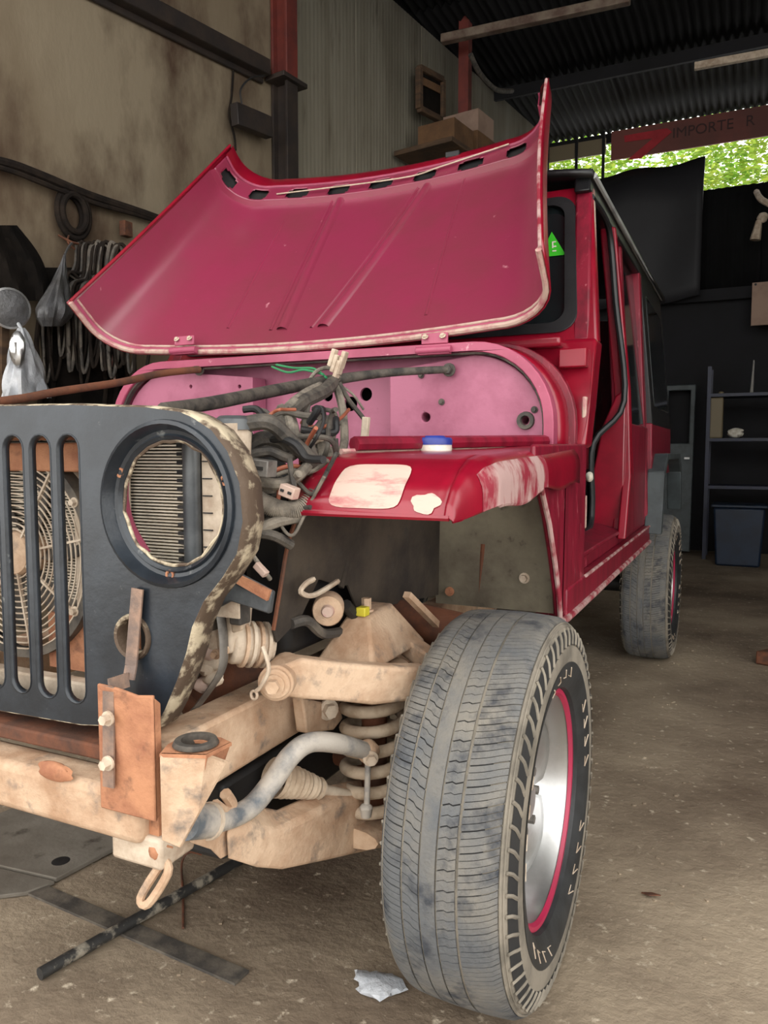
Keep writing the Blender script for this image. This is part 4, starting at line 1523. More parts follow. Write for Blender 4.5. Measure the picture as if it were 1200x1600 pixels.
m.tube([onX(455, 975, 0.45), onX(480, 970, 0.46), onX(505, 990, 0.46), onX(540, 985, 0.46)], 0.010, 8, sm=5)
m.build('harness_cable', 'dusty_black', jeep)
m = MB()
m.cyl((0.30, 1.62, 0.70), (0.62, 1.60, 0.665), 0.045, n=18)
m.build('axle_housing', 'rust_dark', jeep)

# ------------------------------------------------ wheels
R0 = 0.375


def rr(x):
    ax_ = abs(x)
    return R0 - 0.6 * x * x - (22 * (ax_ - 0.082) ** 2 if ax_ > 0.082 else 0)


def wp(x, r, a):
    return Vector((x, r * math.cos(a), r * math.sin(a)))


def make_tyre():
    mm = MB()
    prof = []
    for i in range(-10, 11):
        prof.append((0.0104 * i, rr(0.0104 * i) - 0.0032))
    right = [(0.111, 0.342), (0.1165, 0.318), (0.118, 0.300), (0.116, 0.275), (0.109, 0.248), (0.099, 0.232), (0.075, 0.224)]
    prof = [(-x, r) for x, r in right[::-1]] + prof + right
    mm.lathe(prof, (0, 0, 0), (1, 0, 0), 120)
    ty = mm.build('tyre', 'tyre', None)
    subs = []
    ribs = [(-0.106, -0.064, 70, 3, 0.035), (-0.060, -0.032, 70, 2, 0.03), (-0.029, -0.003, 1, 1, 0), (0.000, 0.031, 70, 2, -0.03), (0.036, 0.098, 70, 3, -0.055)]
    for (xa, xb, nb, sub, skew) in ribs:
        mm = MB()
        if nb == 1:
            mm.lathe([(xa, rr(xa) - 0.007), (xa, rr(xa)), ((xa + xb) / 2, rr(0.5 * (xa + xb))), (xb, rr(xb)), (xb, rr(xb) - 0.007)], (0, 0, 0), (1, 0, 0), 120)
        else:
            tot = nb * sub
            rnd = random.Random(int(1000 * (xa + 1)))
            for k in range(tot):
                a0 = 2 * math.pi * k / tot
                a1 = 2 * math.pi * (k + 1) / tot
                g0 = 0.0012 if k % sub == 0 else 0.0006
                g1 = 0.0012 if (k + 1) % sub == 0 else 0.0006
                a0 += g0 / R0
                a1 -= g1 / R0
                ns = 5
                xs = [xa + (xb - xa) * i / ns for i in range(ns + 1)]
                hgt = 0.0
                V, Fs = [], []
                for i, x in enumerate(xs):
                    f = (x - xa) / (xb - xa)
                    sk = skew * f + ((0.011 if f > 0.5 else 0.0) if sub == 2 else 0.006 * math.sin(f * 3.14))
                    for (a, low) in ((a0, 1), (a0, 0), (a1, 0), (a1, 1)):
                        V.append(wp(x, rr(x) - (0.007 if low else hgt), a + sk))
                for i in range(ns):
                    o_ = i * 4
                    for q in range(3):
                        Fs.append((o_ + q, o_ + q + 1, o_ + 4 + q + 1, o_ + 4 + q))
                Fs.append((0, 1, 2, 3))
                Fs.append((ns * 4 + 3, ns * 4 + 2, ns * 4 + 1, ns * 4))
                mm.add(V, Fs)
        subs.append(mm.build('tread_rib', 'tread', ty))
    # dark floor of the fine cuts
    mm = MB()
    for (xa, xb, nb, sub, skew) in ribs:
        if nb > 1:
            mm.lathe([(xa + 0.001, rr(xa) - 0.0024), ((xa + xb) / 2, rr((xa + xb) / 2) - 0.0016), (xb - 0.001, rr(xb) - 0.0024)], (0, 0, 0), (1, 0, 0), 90)
    subs.append(mm.build('sipe_floor', 'sipe', ty))
    # shoulder lugs, hooked dark bars on the outer side
    for sx in (1, -1):
        mm = MB()
        for k in range(62):
            a = 2 * math.pi * k / 62
            pts = [wp(sx * 0.1085, 0.351, a - 0.022), wp(sx * 0.1140, 0.338, a - 0.006), wp(sx * 0.1165, 0.327, a + 0.020), wp(sx * 0.1178, 0.318, a + 0.040)]
            mm.tube(pts, 0.0034, 5, sm=2)
        subs.append(mm.build('shoulder_lug', 'tyre', ty))
        mm = MB()
        mm.lathe([(sx * 0.1100, 0.347), (sx * 0.1136, 0.337), (sx * 0.1162, 0.326), (sx * 0.1176, 0.317)], (0, 0, 0), (1, 0, 0), 90)
        subs.append(mm.build('shoulder_band', 'sipe', ty))
        for x_, r_ in ((0.1005, rr(0.1005)), (0.1045, rr(0.1045) - 0.002)):
            mm = MB()
            mm.tube([wp(sx * x_, r_ - 0.002, 2 * math.pi * i / 90) for i in range(90)], 0.0022, 5, closed=True)
            subs.append(mm.build('shoulder_bead', 'tyre', ty))
        mm = MB()
        mm.lathe([(sx * 0.1180, 0.284), (sx * 0.1176, 0.274), (sx * 0.1108, 0.2485), (sx * 0.1012, 0.2315), (sx * 0.076, 0.2230)], (0, 0, 0), (1, 0, 0), 90)
        subs.append(mm.build('sidewall_band', 'sidewall', ty))
        mm = MB()                        # raised pale lettering strokes on the band
        for k in range(34):
            a = 2 * math.pi * k / 34
            if k % 7 > 3:
                continue
            mm.tube([wp(sx * 0.1135, 0.254, a - 0.05), wp(sx * 0.1180, 0.272, a + 0.03)], 0.0014, 5)
            mm.tube([wp(sx * 0.1135, 0.254, a - 0.05), wp(sx * 0.1140, 0.256, a + 0.04)], 0.0010, 5)
        subs.append(tag(mm.build('sidewall_lettering', 'dust_pale', ty), kind='stuff'))
    return ty, subs


def make_rim():
    mm = MB()
    mm.lathe([(0.100, 0.232), (0.108, 0.228), (0.107, 0.221), (0.098, 0.215), (0.075, 0.208), (0.045, 0.202), (0.030, 0.196), (0.022, 0.180), (-0.09, 0.180), (-0.10, 0.23)], (0, 0, 0), (1, 0, 0), 90)
    rm = mm.build('wheel_rim', 'chrome', None)
    subs = []
    mm = MB()
    mm.lathe([(0.1085, 0.2285), (0.1100, 0.2265), (0.1095, 0.2190), (0.1020, 0.2140)], (0, 0, 0), (1, 0, 0), 90)
    subs.append(mm.build('rim_stripe', 'stripe', rm))
    for k in range(6):
        a = 2 * math.pi * k / 6 + 0.26
        mm = MB()

        def sp(u, v, a=a):
            r_ = 0.045 + 0.155 * u
            hw = 0.040 + 0.045 * u
            aa = a + (v - 0.5) * 2 * hw / r_
            x_ = 0.045 - 0.010 * math.sin(u * math.pi) + 0.014 * (1 - (2 * v - 1) ** 2)
            return wp(x_, r_, aa)
        mm.grid(sp, 8, 8)
        subs.append(mm.build('spoke', 'chrome', rm, solid=0.010))
    mm = MB()
    mm.lathe([(0.075, 0.0), (0.075, 0.030), (0.066, 0.038), (0.055, 0.060), (0.03, 0.065)], (0, 0, 0), (1, 0, 0), 36)
    subs.append(mm.build('hub_cap', 'chrome', rm))
    for k in range(6):
        a = 2 * math.pi * k / 6
        mm = MB()
        c = wp(0.058, 0.058, a)
        mm.cyl(c, c + Vector((0.016, 0, 0)), 0.009, n=6)
        subs.append(mm.build('wheel_nut', 'steel', rm))
    mm = MB()
    mm.lathe([(0.0, 0.0), (0.0, 0.150), (-0.012, 0.150), (-0.012, 0.0)], (0, 0, 0), (1, 0, 0), 36)
    subs.append(mm.build('brake_disc', 'rust_dark', rm))
    return rm, subs


TY, TS = make_tyre()
RM, RS = make_rim()


def put(root, subs, mat4, first):
    r_ = root if first else root.copy()
    if not first:
        COL.objects.link(r_)
    r_.parent = jeep
    r_.matrix_parent_inverse = Matrix.Translation(-jeep.location)
    r_.matrix_basis = mat4
    for s_ in subs:
        c_ = s_ if first else s_.copy()
        if not first:
            COL.objects.link(c_)
        c_.parent = r_
        c_.matrix_parent_inverse = Matrix.Identity(4)
        c_.matrix_basis = Matrix.Identity(4)


for i, (pos, flip) in enumerate((((0.752, 1.468, 0.372), 0), ((0.742, 4.2, 0.372), 0), ((-0.742, 4.2, 0.372), 1))):
    M4 = Matrix.Translation(pos) @ (Matrix.Rotation(math.pi, 4, 'Z') if flip else Matrix.Rotation(math.radians(0.0), 4, 'Z')) @ Matrix.Rotation(0.4 * i, 4, 'X')
    put(TY, TS, M4, i == 0)
    put(RM, RS, M4 @ Matrix.Translation((-0.017, 0, 0)), i == 0)
m = MB()
m.cyl((-0.66, 4.2, 0.372), (0.66, 4.2, 0.372), 0.045, n=16)
blob(m, (0, 4.2, 0.372), (0.14, 0.12, 0.12), 2, 0.05)
m.build('rear_axle', 'black', jeep)


# ================================================================== THINGS AROUND
# tape roll on the fender
tp = onZ(724, 704, 1.071)
tp = Vector((0.585, 1.50, 1.071))
tr = empty('jar_lid', tp, 'small blue and white round jar lid lying on the red fender', 'lid')
m = MB()
m.lathe([(0.0, 0.0), (0.0, 0.036), (0.014, 0.036), (0.014, 0.034)], tp, (0, 0, 1), 28)
m.build('lid_base', 'white', tr)
m = MB()
m.lathe([(0.013, 0.037), (0.024, 0.037), (0.028, 0.034), (0.028, 0.024), (0.032, 0.020), (0.032, 0.0)], tp, (0, 0, 1), 28)
m.build('lid_top', 'blue', tr)

# ---- floor things
m = MB()
a, b = onZ(62, 1522, 0.016), onZ(352, 1357, 0.016)
m.tube([a, a + (b - a) * 0.5, a + (b - a) * 1.15], 0.0125, 12)
pl = m.build('metal_pipe', 'flaking')
tag(pl, 'long thin pipe with flaking black paint lying across the floor under the jeep', 'pipe')
m = MB()
a, b = onZ(45, 1385, 0.004), onZ(378, 1528, 0.004)
m.beam(a, b, 0.045, 0.006)
tag(m.build('flat_bar', 'dusty_black'), 'flat dark rubber strip lying on the floor beneath the pipe', 'strip')
m = MB()
m.prism([onZ(*p, 0.002) for p in ((-60, 1300), (95, 1238), (268, 1283), (88, 1379), (-60, 1345))], (0, 0, 0.012))
pw = m.build('plywood_sheet', 'ply', bevel=0.002)
tag(pw, 'oily grey plywood sheet on the floor below the front bar', 'plywood')
m = MB()
p = onZ(95, 1345, 0.0145)
m.lathe([(0, 0.0), (0, 0.02), (-0.001, 0.026)], p, (0, 0, 1), 16)
m.build('knot_hole', 'black', pw)
m = MB()
m.prism([onZ(*p, 0.002) for p in ((-60, 1348), (86, 1382), (40, 1400), (-60, 1412))], (0, 0, 0.010))
tag(m.build('plywood_sheet', 'ply', bevel=0.002), 'small grey plywood offcut at the left end of the rubber strip', 'plywood')
m = MB()
m.tube([onZ(286, 1450, 0.004), onZ(286, 1400, 0.004), onZ(284, 1350, 0.01), onZ(295, 1332, 0.03), onZ(315, 1335, 0.02)], 0.003, 6, sm=5)
tag(m.build('wire_hook', 'rust_dark'), 'thin dark bent wire hook on the floor by the tow shackle', 'wire')
m = MB()
c = onZ(590, 1545, 0.0)
blob(m, c + Vector((0, 0, 0.010)), (0.05, 0.035, 0.012), 11, 0.5, 16, 8)
tag(m.build('plastic_scrap', 'white_bag'), 'crumpled clear plastic scrap beside the front tyre', 'scrap')
m = MB()
c = onZ(1017, 1399, 0.006)
m.prism([c + Vector((-0.022, 0.0, 0)), c + Vector((-0.004, -0.010, 0.003)), c + Vector((0.022, 0.004, 0.002)), c + Vector((0.0, 0.010, 0))], (0, 0, 0.003))
tag(m.build('dry_leaf', 'rust_dark'), 'single small dark red dry leaf on the concrete', 'leaf')
m = MB()
c = onZ(1200, 1040, 0.0)
m.prism([c + Vector((-0.06, 0.0, 0.0)), c + Vector((0.35, -0.1, 0)), c + Vector((0.35, 0.25, 0)), c + Vector((0.02, 0.12, 0))], (0, 0, 0.07))
tag(m.build('timber_block', 'rust_dark', bevel=0.01), 'dark timber block on the floor at the right edge', 'block')
rnd = random.Random(5)
pm = MB()
for k in range(420):
    x = rnd.uniform(0.0, 2.4)
    y = rnd.uniform(0.7, 5.0)
    s = rnd.uniform(0.002, 0.006)
    pm.box((x, y, s * 0.3), (s * 2, s * 1.3, s * 0.8), Matrix.Rotation(rnd.uniform(0, 3), 3, 'Z'))
tag(pm.build('grit', 'floor'), 'pale grit and crumbs scattered over the concrete floor', 'grit', kind='stuff')

ORD = ['first', 'second', 'third', 'fourth', 'fifth', 'sixth', 'seventh', 'eighth', 'ninth', 'tenth', 'eleventh', 'twelfth', 'thirteenth', 'fourteenth', 'fifteenth', 'sixteenth', 'seventeenth', 'eighteenth', 'nineteenth', 'twentieth']
# ---- left wall things
m = MB()
m.tube([onW(-120, 232, 0.05), onW(0, 252, 0.06), onW(60, 272, 0.06), onW(140, 305, 0.06), onW(230, 335, 0.05), onW(330, 372, 0.05)], 0.022, 8, sm=4)
tag(m.build('wall_cable', 'hose'), 'thick dark cable bundle running along the plaster wall, upper one', 'cable', 'cables along the plaster wall')
m = MB()
m.tube([onW(-120, 240, 0.05), onW(0, 262, 0.07), onW(70, 288, 0.07), onW(150, 318, 0.06), onW(235, 342, 0.05), onW(330, 378, 0.05)], 0.013, 8, sm=4)
tag(m.build('wall_cable', 'hose'), 'thinner dark cable sagging just below the thick wall cable', 'cable', 'cables along the plaster wall')
c = onW(114, 334, 0.05)
m = MB()
for k in range(4):
    r_ = 0.068 + 0.011 * (k % 3)
    oc = c + WNOR * (0.012 * k - 0.02)
    m.tube([oc + WDIR * (r_ * math.cos(a)) + Vector((0, 0, 1.35 * r_ * math.sin(a))) for a in [2 * math.pi * i / 28 for i in range(28)]], 0.016, 8, closed=True)
tag(m.build('rubber_coil', 'hose'), 'coil of black rubber tube hung on the plaster wall', 'coil')
nail = MB()
nail.tube([onW(92, 368, 0.02), onW(112, 378, 0.12), onW(130, 382, 0.10)], 0.006, 6, sm=3)
nail.tube([onW(110, 360, 0.03), onW(106, 378, 0.10), onW(118, 390, 0.10)], 0.005, 6, sm=3)
tag(nail.build('wall_hook', 'rust_dark'), 'bent wire hook on the wall below the rubber coil', 'hook')
# dark jacket / sack
m = MB()
def jac(u, v):
    a = 2 * math.pi * u
    cx = 5 + 35 * v + 6 * math.sin(3 * v)
    wd = (34 + 46 * v) * (0.72 + 0.28 * math.sin(3.0 * v + 0.6))
    px = cx + wd * math.cos(a) * 0.72
    py = 352 + 118 * v
    return onW(px, py, 0.10 + 0.07 * math.sin(a) * (0.6 + 0.4 * math.cos(5 * a + 4 * v)))
m.grid(jac, 28, 12)
tag(m.build('hanging_jacket', 'cloth'), 'black cloth jacket hanging on the wall at the left edge', 'jacket')
m = MB()  # dark sheet added as a backing to the hose bunch
def dark_sheet(u, v):
    a = 2 * math.pi * u
    hw = 62 + 12 * v + 5 * math.sin(6 * v)
    return onW(128 + 6 * v + hw * math.cos(a), 418 + 215 * v, 0.045 + 0.03 * math.sin(a) * (0.7 + 0.3 * math.cos(9 * a + 3 * v)))
m.grid(dark_sheet, 40, 10)
tag(m.build('dark_backing', 'cloth'), 'dark brown sheet added flat on the wall behind the hose bunch', 'backing')
# hanging hoses / belts looped over the hook
rnd = random.Random(12)
for k in range(20):
    x0 = 120 + 3.4 * k + rnd.uniform(-3, 3)
    bx_ = 62 + 7.0 * k + rnd.uniform(-8, 8)
    b_y = 575 + rnd.uniform(-20, 45)
    sw = rnd.uniform(8, 26)
    of = 0.08 + 0.010 * k
    pts = [onW(bx_ + sw * 0.4, b_y - 40, of), onW(bx_ + 6, b_y - 130, of), onW(x0 - 6, 430 + rnd.uniform(-8, 8), of), onW(x0, 382 + rnd.uniform(-4, 6), of + 0.03),
           onW(x0 + 12, 392, of + 0.04), onW(x0 + 14, 440, of), onW(bx_ + sw + 10, b_y - 110, of), onW(bx_ + sw + 4, b_y - 30, of), onW(bx_ + sw * 0.7, b_y, of)]
    m = MB()
    m.tube(pts, rnd.uniform(0.006, 0.010), 7, sm=5, closed=True)
    tag(m.build('rubber_hose', 'hose' if k % 3 else 'dusty_black'), ORD[k] + (' limp black' if k % 3 else ' limp greyish') + ' rubber hose loop from the left in the bunch below the wall hook', 'hose', 'hose loops hanging from the wall hook')
for k, (px, pb) in enumerate(((60, 640), (78, 650), (160, 650), (178, 640), (195, 630))):
    m = MB()
    m.tube([onW(px + 4, 480 + 14 * k, 0.06), onW(px - 3, 540, 0.07), onW(px + 5, 600, 0.07), onW(px, pb, 0.07)], 0.012 + 0.003 * (k % 2), 7, sm=4)
    tag(m.build('hanging_strap', 'cloth' if k % 2 else 'hose'), ORD[k] + ' dark strap from the left hanging straight down the wall behind the hoses', 'strap', 'dark straps behind the hose bunch')
# plastic bag with a bottle
bg = empty('plastic_bag', onW(85, 510, 0.2), 'smoky clear plastic bag with a dark bundle inside, hung among hoses', 'bag')
m = MB()
def bagp(u, v):
    a = 2 * math.pi * u
    hw = (2 + 26 * min(1, (v * 1.35)) ** 1.3) * (1 if v < 0.85 else (1 - (v - 0.85) * 3.0))
    k_ = 1 + 0.10 * math.sin(7 * a + 9 * v) + 0.06 * math.sin(13 * a)
    px = 101 - 20 * v + hw * math.cos(a) * k_
    return onW(px, 398 + 112 * v, 0.22 + 0.10 * (hw / 28) * math.sin(a) * k_)
m.grid(bagp, 36, 16)
m.build('bag_film', 'bag', bg)
m = MB()
m.tube([onW(101, 398, 0.22), onW(106, 388, 0.18), onW(112, 380, 0.13)], 0.006, 6, sm=3)
m.build('bag_knot', 'bag', bg)
# round chrome lamp
lp = empty('old_headlamp', onW(16, 480, 0.2), 'old round chromed headlamp hung at the left edge of the wall', 'headlamp')
cc = onW(14, 482, 0.2)
tc = (CAM - cc)
tcn = (WNOR + Vector((0.1, -0.3, -0.1))).normalized()
m = MB()
m.lathe([(-0.05, 0.02), (-0.02, 0.07), (0.0, 0.088), (0.012, 0.092), (0.016, 0.082)], cc, tcn, 30)
m.build('lamp_shell', 'chrome', lp)
m = MB()
m.lathe([(0.012, 0.084), (0.024, 0.05), (0.028, 0.0)], cc, tcn, 30)
m.build('lamp_lens', 'bag', lp)
# white bag
wbag = empty('white_bag', onW(40, 600, 0.2), 'white translucent plastic bag hanging below the old headlamp', 'bag')
m = MB()
def wbg(u, v):
    a = 2 * math.pi * u
    hw = 6 + 40 * (v ** 0.75)
    k_ = 1 + 0.16 * math.sin(6 * a + 5 * v) + 0.08 * math.sin(11 * a - 6 * v)
    px = 33 + 8 * v + hw * math.cos(a) * k_ * 0.8
    return onW(px, 512 + 110 * v, 0.24 + 0.09 * (hw / 40) * math.sin(a) * k_)
m.grid(wbg, 40, 16)
m.build('bag_film', 'white_bag', wbag)
m = MB()
blob(m, onW(28, 545, 0.33), (0.035, 0.03, 0.08), 6, 0.4)
m.build('bag_contents', 'chrome', wbag)
m = MB()
m.tube([onW(33, 514, 0.24), onW(25, 500, 0.2), onW(20, 490, 0.18)], 0.008, 6)
m.build('bag_knot', 'white_bag', wbag)
m = MB()
m.beam(onW(2, 500, 0.1), onW(2, 660, 0.1), 0.04, 0.06, Vector((1, 0, 0)))
tag(m.build('timber_post', 'wood'), 'narrow timber batten standing at the far left edge of the wall', 'batten')
for k, (px, py) in enumerate(((16, 452), (38, 440), (58, 428))):
    m = MB()
    m.tube([onW(px, py, 0.1), onW(px + 2, py + 26, 0.12), onW(px + 10, py + 22, 0.12), onW(px + 12, py - 4, 0.1)], 0.004, 6, sm=5)
    tag(m.build('wire_hook', 'steel'), ORD[k] + ' thin steel wire hook from the left under the black jacket', 'hook', 'wire hooks under the jacket')
m = MB()
blob(m, onW(160, 543, 0.15), (0.02, 0.02, 0.022), 3, 0.1, 10, 8)
tag(m.build('ball_knob', 'white'), 'small white ball knob hanging below the hood corner', 'knob')
m = MB()
m.tube([onW(173, 548, 0.12), onW(177, 575, 0.12), onW(180, 600, 0.12)], 0.006, 6)
tag(m.build('pale_string', 'cream'), 'thin pale cord hanging beside the white ball knob', 'cord')
m = MB()
m.box(onW(197, 358, 0.06), (0.04, 0.06, 0.08))
tag(m.build('wall_socket', 'rust_dark', bevel=0.004), 'small dark box on the plaster wall just above the hood edge', 'box')
m = MB()
m.tube([onW(365, 100, 0.02), onW(362, 150, 0.02), onW(358, 180, 0.03), onW(366, 212, 0.03), onW(368, 235, 0.03)], 0.007, 6, sm=4)
tag(m.build('wall_wire', 'hose'), 'thin dark wire running down the plaster beside the steel column', 'wire')

# ---- far left wall: pole, board, shelf with cartons
m = MB()
m.beam(onW(728, -30, 0.3), onW(725, 300, 0.3), 0.09, 0.09, Vector((1, 0, 0)))
tag(m.build('steel_pole', 'column_red'), 'thin dark red steel pole at the far end of the sheet wall', 'pole')
bd = empty('notice_board', onW(675, 180, 0.1), 'dark framed board hung high on the pale sheet wall', 'board')
def quadw(px0, py0, px1, py1, slope, off):
    return [onW(px0, py0, off), onW(px1, py0 + slope, off), onW(px1, py1 + slope, off), onW(px0, py1, off)]
m = MB()
m.prism(quadw(655, 108, 690, 168, 18, 0.12), -WNOR * 0.03)
m.build('board_panel', 'cloth', bd)
m = MB()
q = quadw(655, 106, 691, 170, 19, 0.125)
for i in range(4):
    m.beam(q[i], q[(i + 1) % 4], 0.05, 0.05)
m.build('board_frame', 'wood', bd, bevel=0.005)
m = MB()
q = quadw(660, 120, 688, 132, 14, 0.14)
m.prism(q, -WNOR * 0.01)
m.build('board_picture', 'carton', bd)
m = MB()
a_, b_ = onW(668, 226, 0.35), onW(800, 205, 0.45)
b_.z = a_.z
m.beam(a_ + WNOR * -0.05, a_ + WDIR * 2.6, 0.55, 0.04)
sh_ = tag(m.build('wall_shelf', 'wood', bevel=0.004), 'high dark wooden shelf on the far end of the sheet wall', 'shelf')
for k, (t, sx, sz, mt, lab) in enumerate(((0.30, 0.34, 0.20, 'carton', 'plain brown carton at the near end of the high shelf'), (0.75, 0.42, 0.24, 'carton', 'larger brown carton in the middle of the high shelf'),
                                    (1.30, 0.36, 0.34, 'wood', 'dark wooden crate at the far end of the high shelf'), (0.70, 0.30, 0.18, 'board', 'pale box stacked on the larger brown carton'))):
    m = MB()
    zz = a_.z + 0.021 + sz / 2 + (0.24 if k == 3 else 0)
    c = a_ + WDIR * t
    R_ = Matrix.Rotation(-math.radians(8.3), 3, 'Z')
    m.box((c.x, c.y, zz), (0.34, sx, sz), R_)
    tag(m.build('carton' if mt != 'wood' else 'crate', mt, bevel=0.004), lab, 'box')
m = MB()
m.tube([onW(735, 85, 0.5), onW(750, 115, 0.5), onW(775, 140, 0.5), onW(800, 142, 0.5)], 0.022, 8, sm=5)
tag(m.build('roof_hose', 'cable'), 'grey hose looping down from the roof beside the far pole', 'hose')

# ---- back of the garage
m = MB()
def tpn(u, v):
    x = -0.92 + 1.58 * u
    return Vector((x, 8.895 - 0.17 * min(1.0, v * 5) + (0.04 if v > 0.05 else 0.0) * math.sin(9 * u + 2 * v) - 0.08 * v * (1 - v), 4.06 + 0.05 * u + 0.02 * math.sin(14 * u) - 1.45 * v))
m.grid(tpn, 24, 10)
tag(m.build('black_tarpaulin', 'tarp', solid=0.02), 'black tarpaulin hung over the back wall behind the jeep roof', 'tarpaulin')
# sign board outside the eave
SY = 9.15
sg_ = empty('sign_board', (0.9, SY, 4.4), 'backlit brown hoarding with a red figure seven seen under the eave', 'sign')
zt_, zb2 = 4.64, 4.33
m = MB()
m.box((0.93, SY, (zt_ + zb2) / 2), (2.54, 0.02, zt_ - zb2))
m.build('sign_panel', 'sign', sg_)
m = MB()
def sq(px, py):
    p_ = onY(px, py, SY - 0.018)
    return p_
m.prism([sq(975, 212), sq(1042, 200), sq(1050, 206), sq(1002, 247), sq(980, 250), sq(1020, 216), sq(976, 222)], (0, 0.006, 0))
m.build('sign_figure', 'sign_red', sg_)


def text(body, size, loc, mat, parent, name):
    cu = bpy.data.curves.new(name, 'FONT')
    cu.body = body
    cu.size = size
    cu.extrude = 0.002
    ob = bpy.data.objects.new(name, cu)
    me = bpy.data.meshes.new_from_object(ob)
    bpy.data.objects.remove(ob)
    me.materials.append(MAT[mat])
    o_ = bpy.data.objects.new(name, me)
    COL.objects.link(o_)
    o_.parent = parent
    o_.matrix_parent_inverse = Matrix.Translation(-parent.location)
    o_.matrix_basis = Matrix.Translation(loc) @ Matrix.Rotation(math.pi / 2, 4, 'X')
    return o_


p = sq(1050, 213)
text('IMPORTE', 0.15, (p.x, SY - 0.018, p.z - 0.02), 'sign_ink', sg_, 'sign_lettering')
text('R', 0.15, (p.x + 0.72, SY - 0.018, p.z - 0.02), 'sign_ink', sg_, 'sign_lettering')
m = MB()
m.box((-0.75, 9.15, 4.50), (0.70, 0.02, 0.17))
aw = tag(m.build('awning_sheet', 'can'), 'short khaki awning sheet under the eave left of the sign', 'awning')
m = MB()
for x in (-1.05, -0.72, -0.42):
    m = MB()
    m.box((x, 9.12, 4.25), (0.03, 0.03, 0.8))
    m.build('awning_post', 'dark_wall', aw)

rnd = random.Random(21)
for k, (x, y, z, r, lab) in enumerate(((-1.95, 13.0, 5.0, 1.36, 'bright green tree crown seen over the tarpaulin left of the sign'), (1.12, 13.0, 4.9, 1.36, 'bright yellow-green tree crown straight below the hoarding'), (4.2, 13.0, 5.0, 1.36, 'sunlit tree crown in the bright gap at the right edge'), (-0.5, 16.4, 5.6, 1.7, 'paler tree crown farther back, filling the gap left of the red figure seven'))):
    tr_ = empty('tree', (x, y, 0), lab, 'tree', 'trees beyond the back wall')
    m = MB()
    m.tube([(x, y, 0), (x + 0.1, y, 2.0), (x, y, 4.6)], [0.16, 0.12, 0.06], 10)
    m.build('trunk', 'bark', tr_)
    m = MB()
    for i in range(8500):
        while True:
            d = Vector((rnd.uniform(-1, 1), rnd.uniform(-1, 1), rnd.uniform(-1, 1)))
            if 0.2 < d.length < 1:
                break
        c = Vector((x, y, z)) + Vector((d.x * r * 1.1, d.y * r * 0.7, d.z * r * 1.15))
        s = rnd.uniform(0.03, 0.075)
        R_ = Matrix.Rotation(rnd.uniform(0, 6.28), 3, 'Z') @ Matrix.Rotation(rnd.uniform(-1.2, 1.2), 3, 'X')
        m.add([c + R_ @ Vector(q) for q in ((-s, 0, 0), (0, -s * 0.5, 0.01), (s, 0, 0), (0, s * 0.5, 0.01))], [(0, 1, 2, 3)])
    m.build('foliage', 'leaf', tr_)['kind'] = 'stuff'

# clutter along the back wall
rk = empty('storage_rack', (1.25, 8.4, 0), 'dark blue steel rack against the back wall', 'rack')
for x in (0.80, 1.62):
    for y in (8.25, 8.6):
        m = MB()
        m.box((x, y, 0.95), (0.035, 0.035, 1.9))
        m.build('rack_post', 'rack', rk)
for z in (0.72, 1.185, 1.62):
    m = MB()
    m.box((1.21, 8.42, z), (0.84, 0.38, 0.03))
    m.build('rack_shelf', 'rack', rk)
bn = empty('storage_bin', (1.12, 8.2, 0), 'navy plastic bin standing on the floor before the rack', 'bin')
m = MB()
p = onY(1155, 805, 8.05)
m.hexa([(p.x - 0.19, 7.82, 0.0), (p.x + 0.19, 7.82, 0.0), (p.x + 0.19, 8.1, 0.0), (p.x - 0.19, 8.1, 0.0), (p.x - 0.22, 7.79, 0.55), (p.x + 0.22, 7.79, 0.55), (p.x + 0.22, 8.13, 0.55), (p.x - 0.22, 8.13, 0.55)])
m.build('bin_body', 'bin', bn, bevel=0.02)
m = MB()
m.box((p.x, 7.96, 0.565), (0.48, 0.38, 0.03))
m.build('bin_lid', 'bin', bn, bevel=0.01)
m = MB()
p = onY(1117, 652, 8.3)
m.box((p.x, 8.32, 1.40), (0.15, 0.10, 0.40))
m.cyl((p.x + 0.05, 8.32, 1.60), (p.x + 0.05, 8.32, 1.66), 0.025)
tag(m.build('jerry_can', 'can', bevel=0.015), 'khaki upright can at the left end of the blue rack', 'can')
m = MB()
p = onY(1150, 672, 8.3)
blob(m, (p.x, 8.28, 1.30), (0.07, 0.06, 0.05), 4, 0.4)
m.v = [Vector((q.x, q.y, q.z + (1.20 + 0.05 - 1.30))) for q in m.v]
tag(m.build('rag', 'white'), 'crumpled white rag on the middle shelf of the blue rack', 'rag')
m = MB()
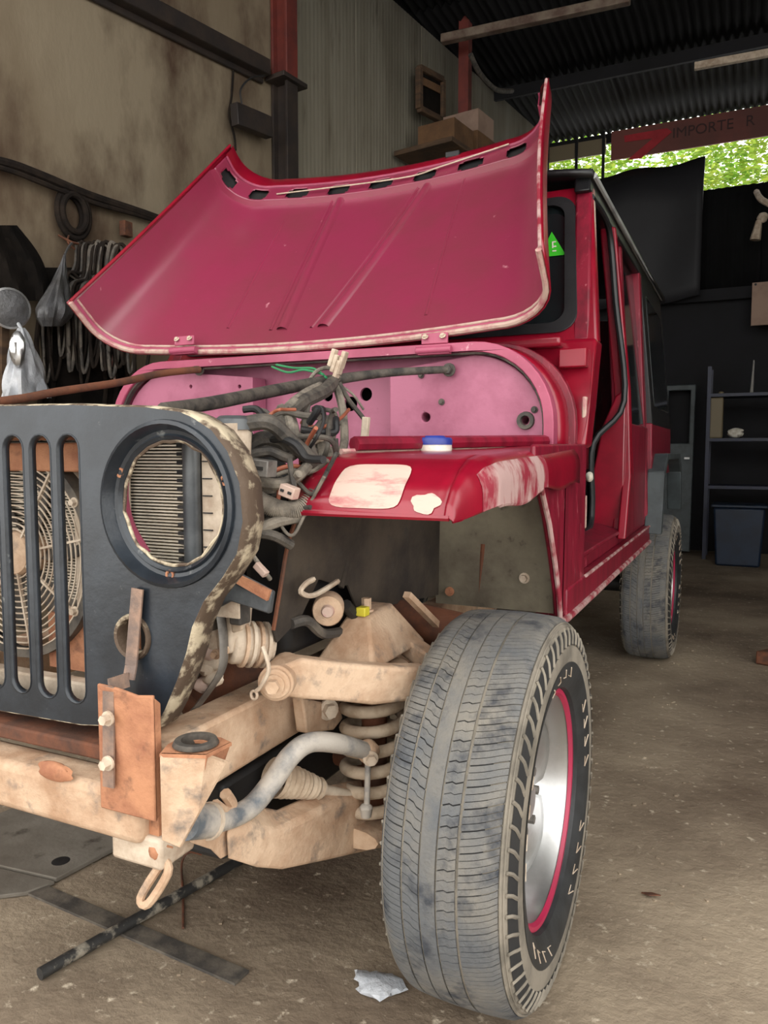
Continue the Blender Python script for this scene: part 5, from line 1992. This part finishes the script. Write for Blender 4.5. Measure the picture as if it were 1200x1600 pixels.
p = onY(1175, 600, 8.3)
m.tube([(p.x, 8.3, 1.635), (p.x + 0.01, 8.3, 1.95)], [0.018, 0.008], 8)
tag(m.build('spray_lance', 'chrome'), 'thin pale metal lance standing on the top shelf of the rack', 'lance')
dr = empty('door_shell', (0.5, 8.6, 0), 'bare dark vehicle door with open window leaning at the back wall', 'door')
pA, pB = onY(1035, 600, 8.6), onY(1078, 850, 8.6)
m = MB()
m.plate([(pA.x, 0.02), (pB.x, 0.02), (pB.x, pA.z), (pA.x, pA.z)], [[(pA.x + 0.05, pA.z - 0.62), (pB.x - 0.05, pA.z - 0.62), (pB.x - 0.05, pA.z - 0.06), (pA.x + 0.05, pA.z - 0.06)]], lambda u, v: Vector((u, 8.6 + 0.1 * v, v)), (0, 0.05, 0))
m.build('door_skin', 'flare', dr, bevel=0.01)
m = MB()
m.box((pB.x - 0.06, 8.66, 1.0), (0.05, 0.03, 0.02))
m.build('door_handle', 'chrome', dr)
m = MB()
p = onY(1190, 474, 8.6)
m.box((p.x + 0.07, 8.62, p.z), (0.32, 0.02, 0.42))
nb = tag(m.build('paper_board', 'board', bevel=0.003), 'pale pinkish cardboard sheet hung on the dark back wall', 'cardboard')
m = MB()
for x in (-0.12, 0.2):
    m.cyl((p.x + x * 0.5, 8.605, p.z + 0.19), (p.x + x * 0.5, 8.60, p.z + 0.19), 0.012, n=10)
m.build('board_pin', 'black', nb)
fx = empty('wall_fan', onY(1192, 320, 8.7), 'grey wall fan bracket on the upper back wall at the right edge', 'fan')
c = onY(1200, 345, 8.55)
m = MB()
m.tube([onY(1182, 300, 8.85), onY(1190, 312, 8.6), onY(1215, 325, 8.55)], 0.03, 8, sm=4)
m.build('fan_arm', 'dust_pale', fx)
m = MB()
m.tube([onY(1186, 345, 8.6), onY(1180, 375, 8.6)], [0.03, 0.05], 8)
blob(m, onY(1192, 340, 8.6), (0.05, 0.05, 0.05), 3, 0.2, 10, 8)
m.build('fan_motor', 'dust_pale', fx)
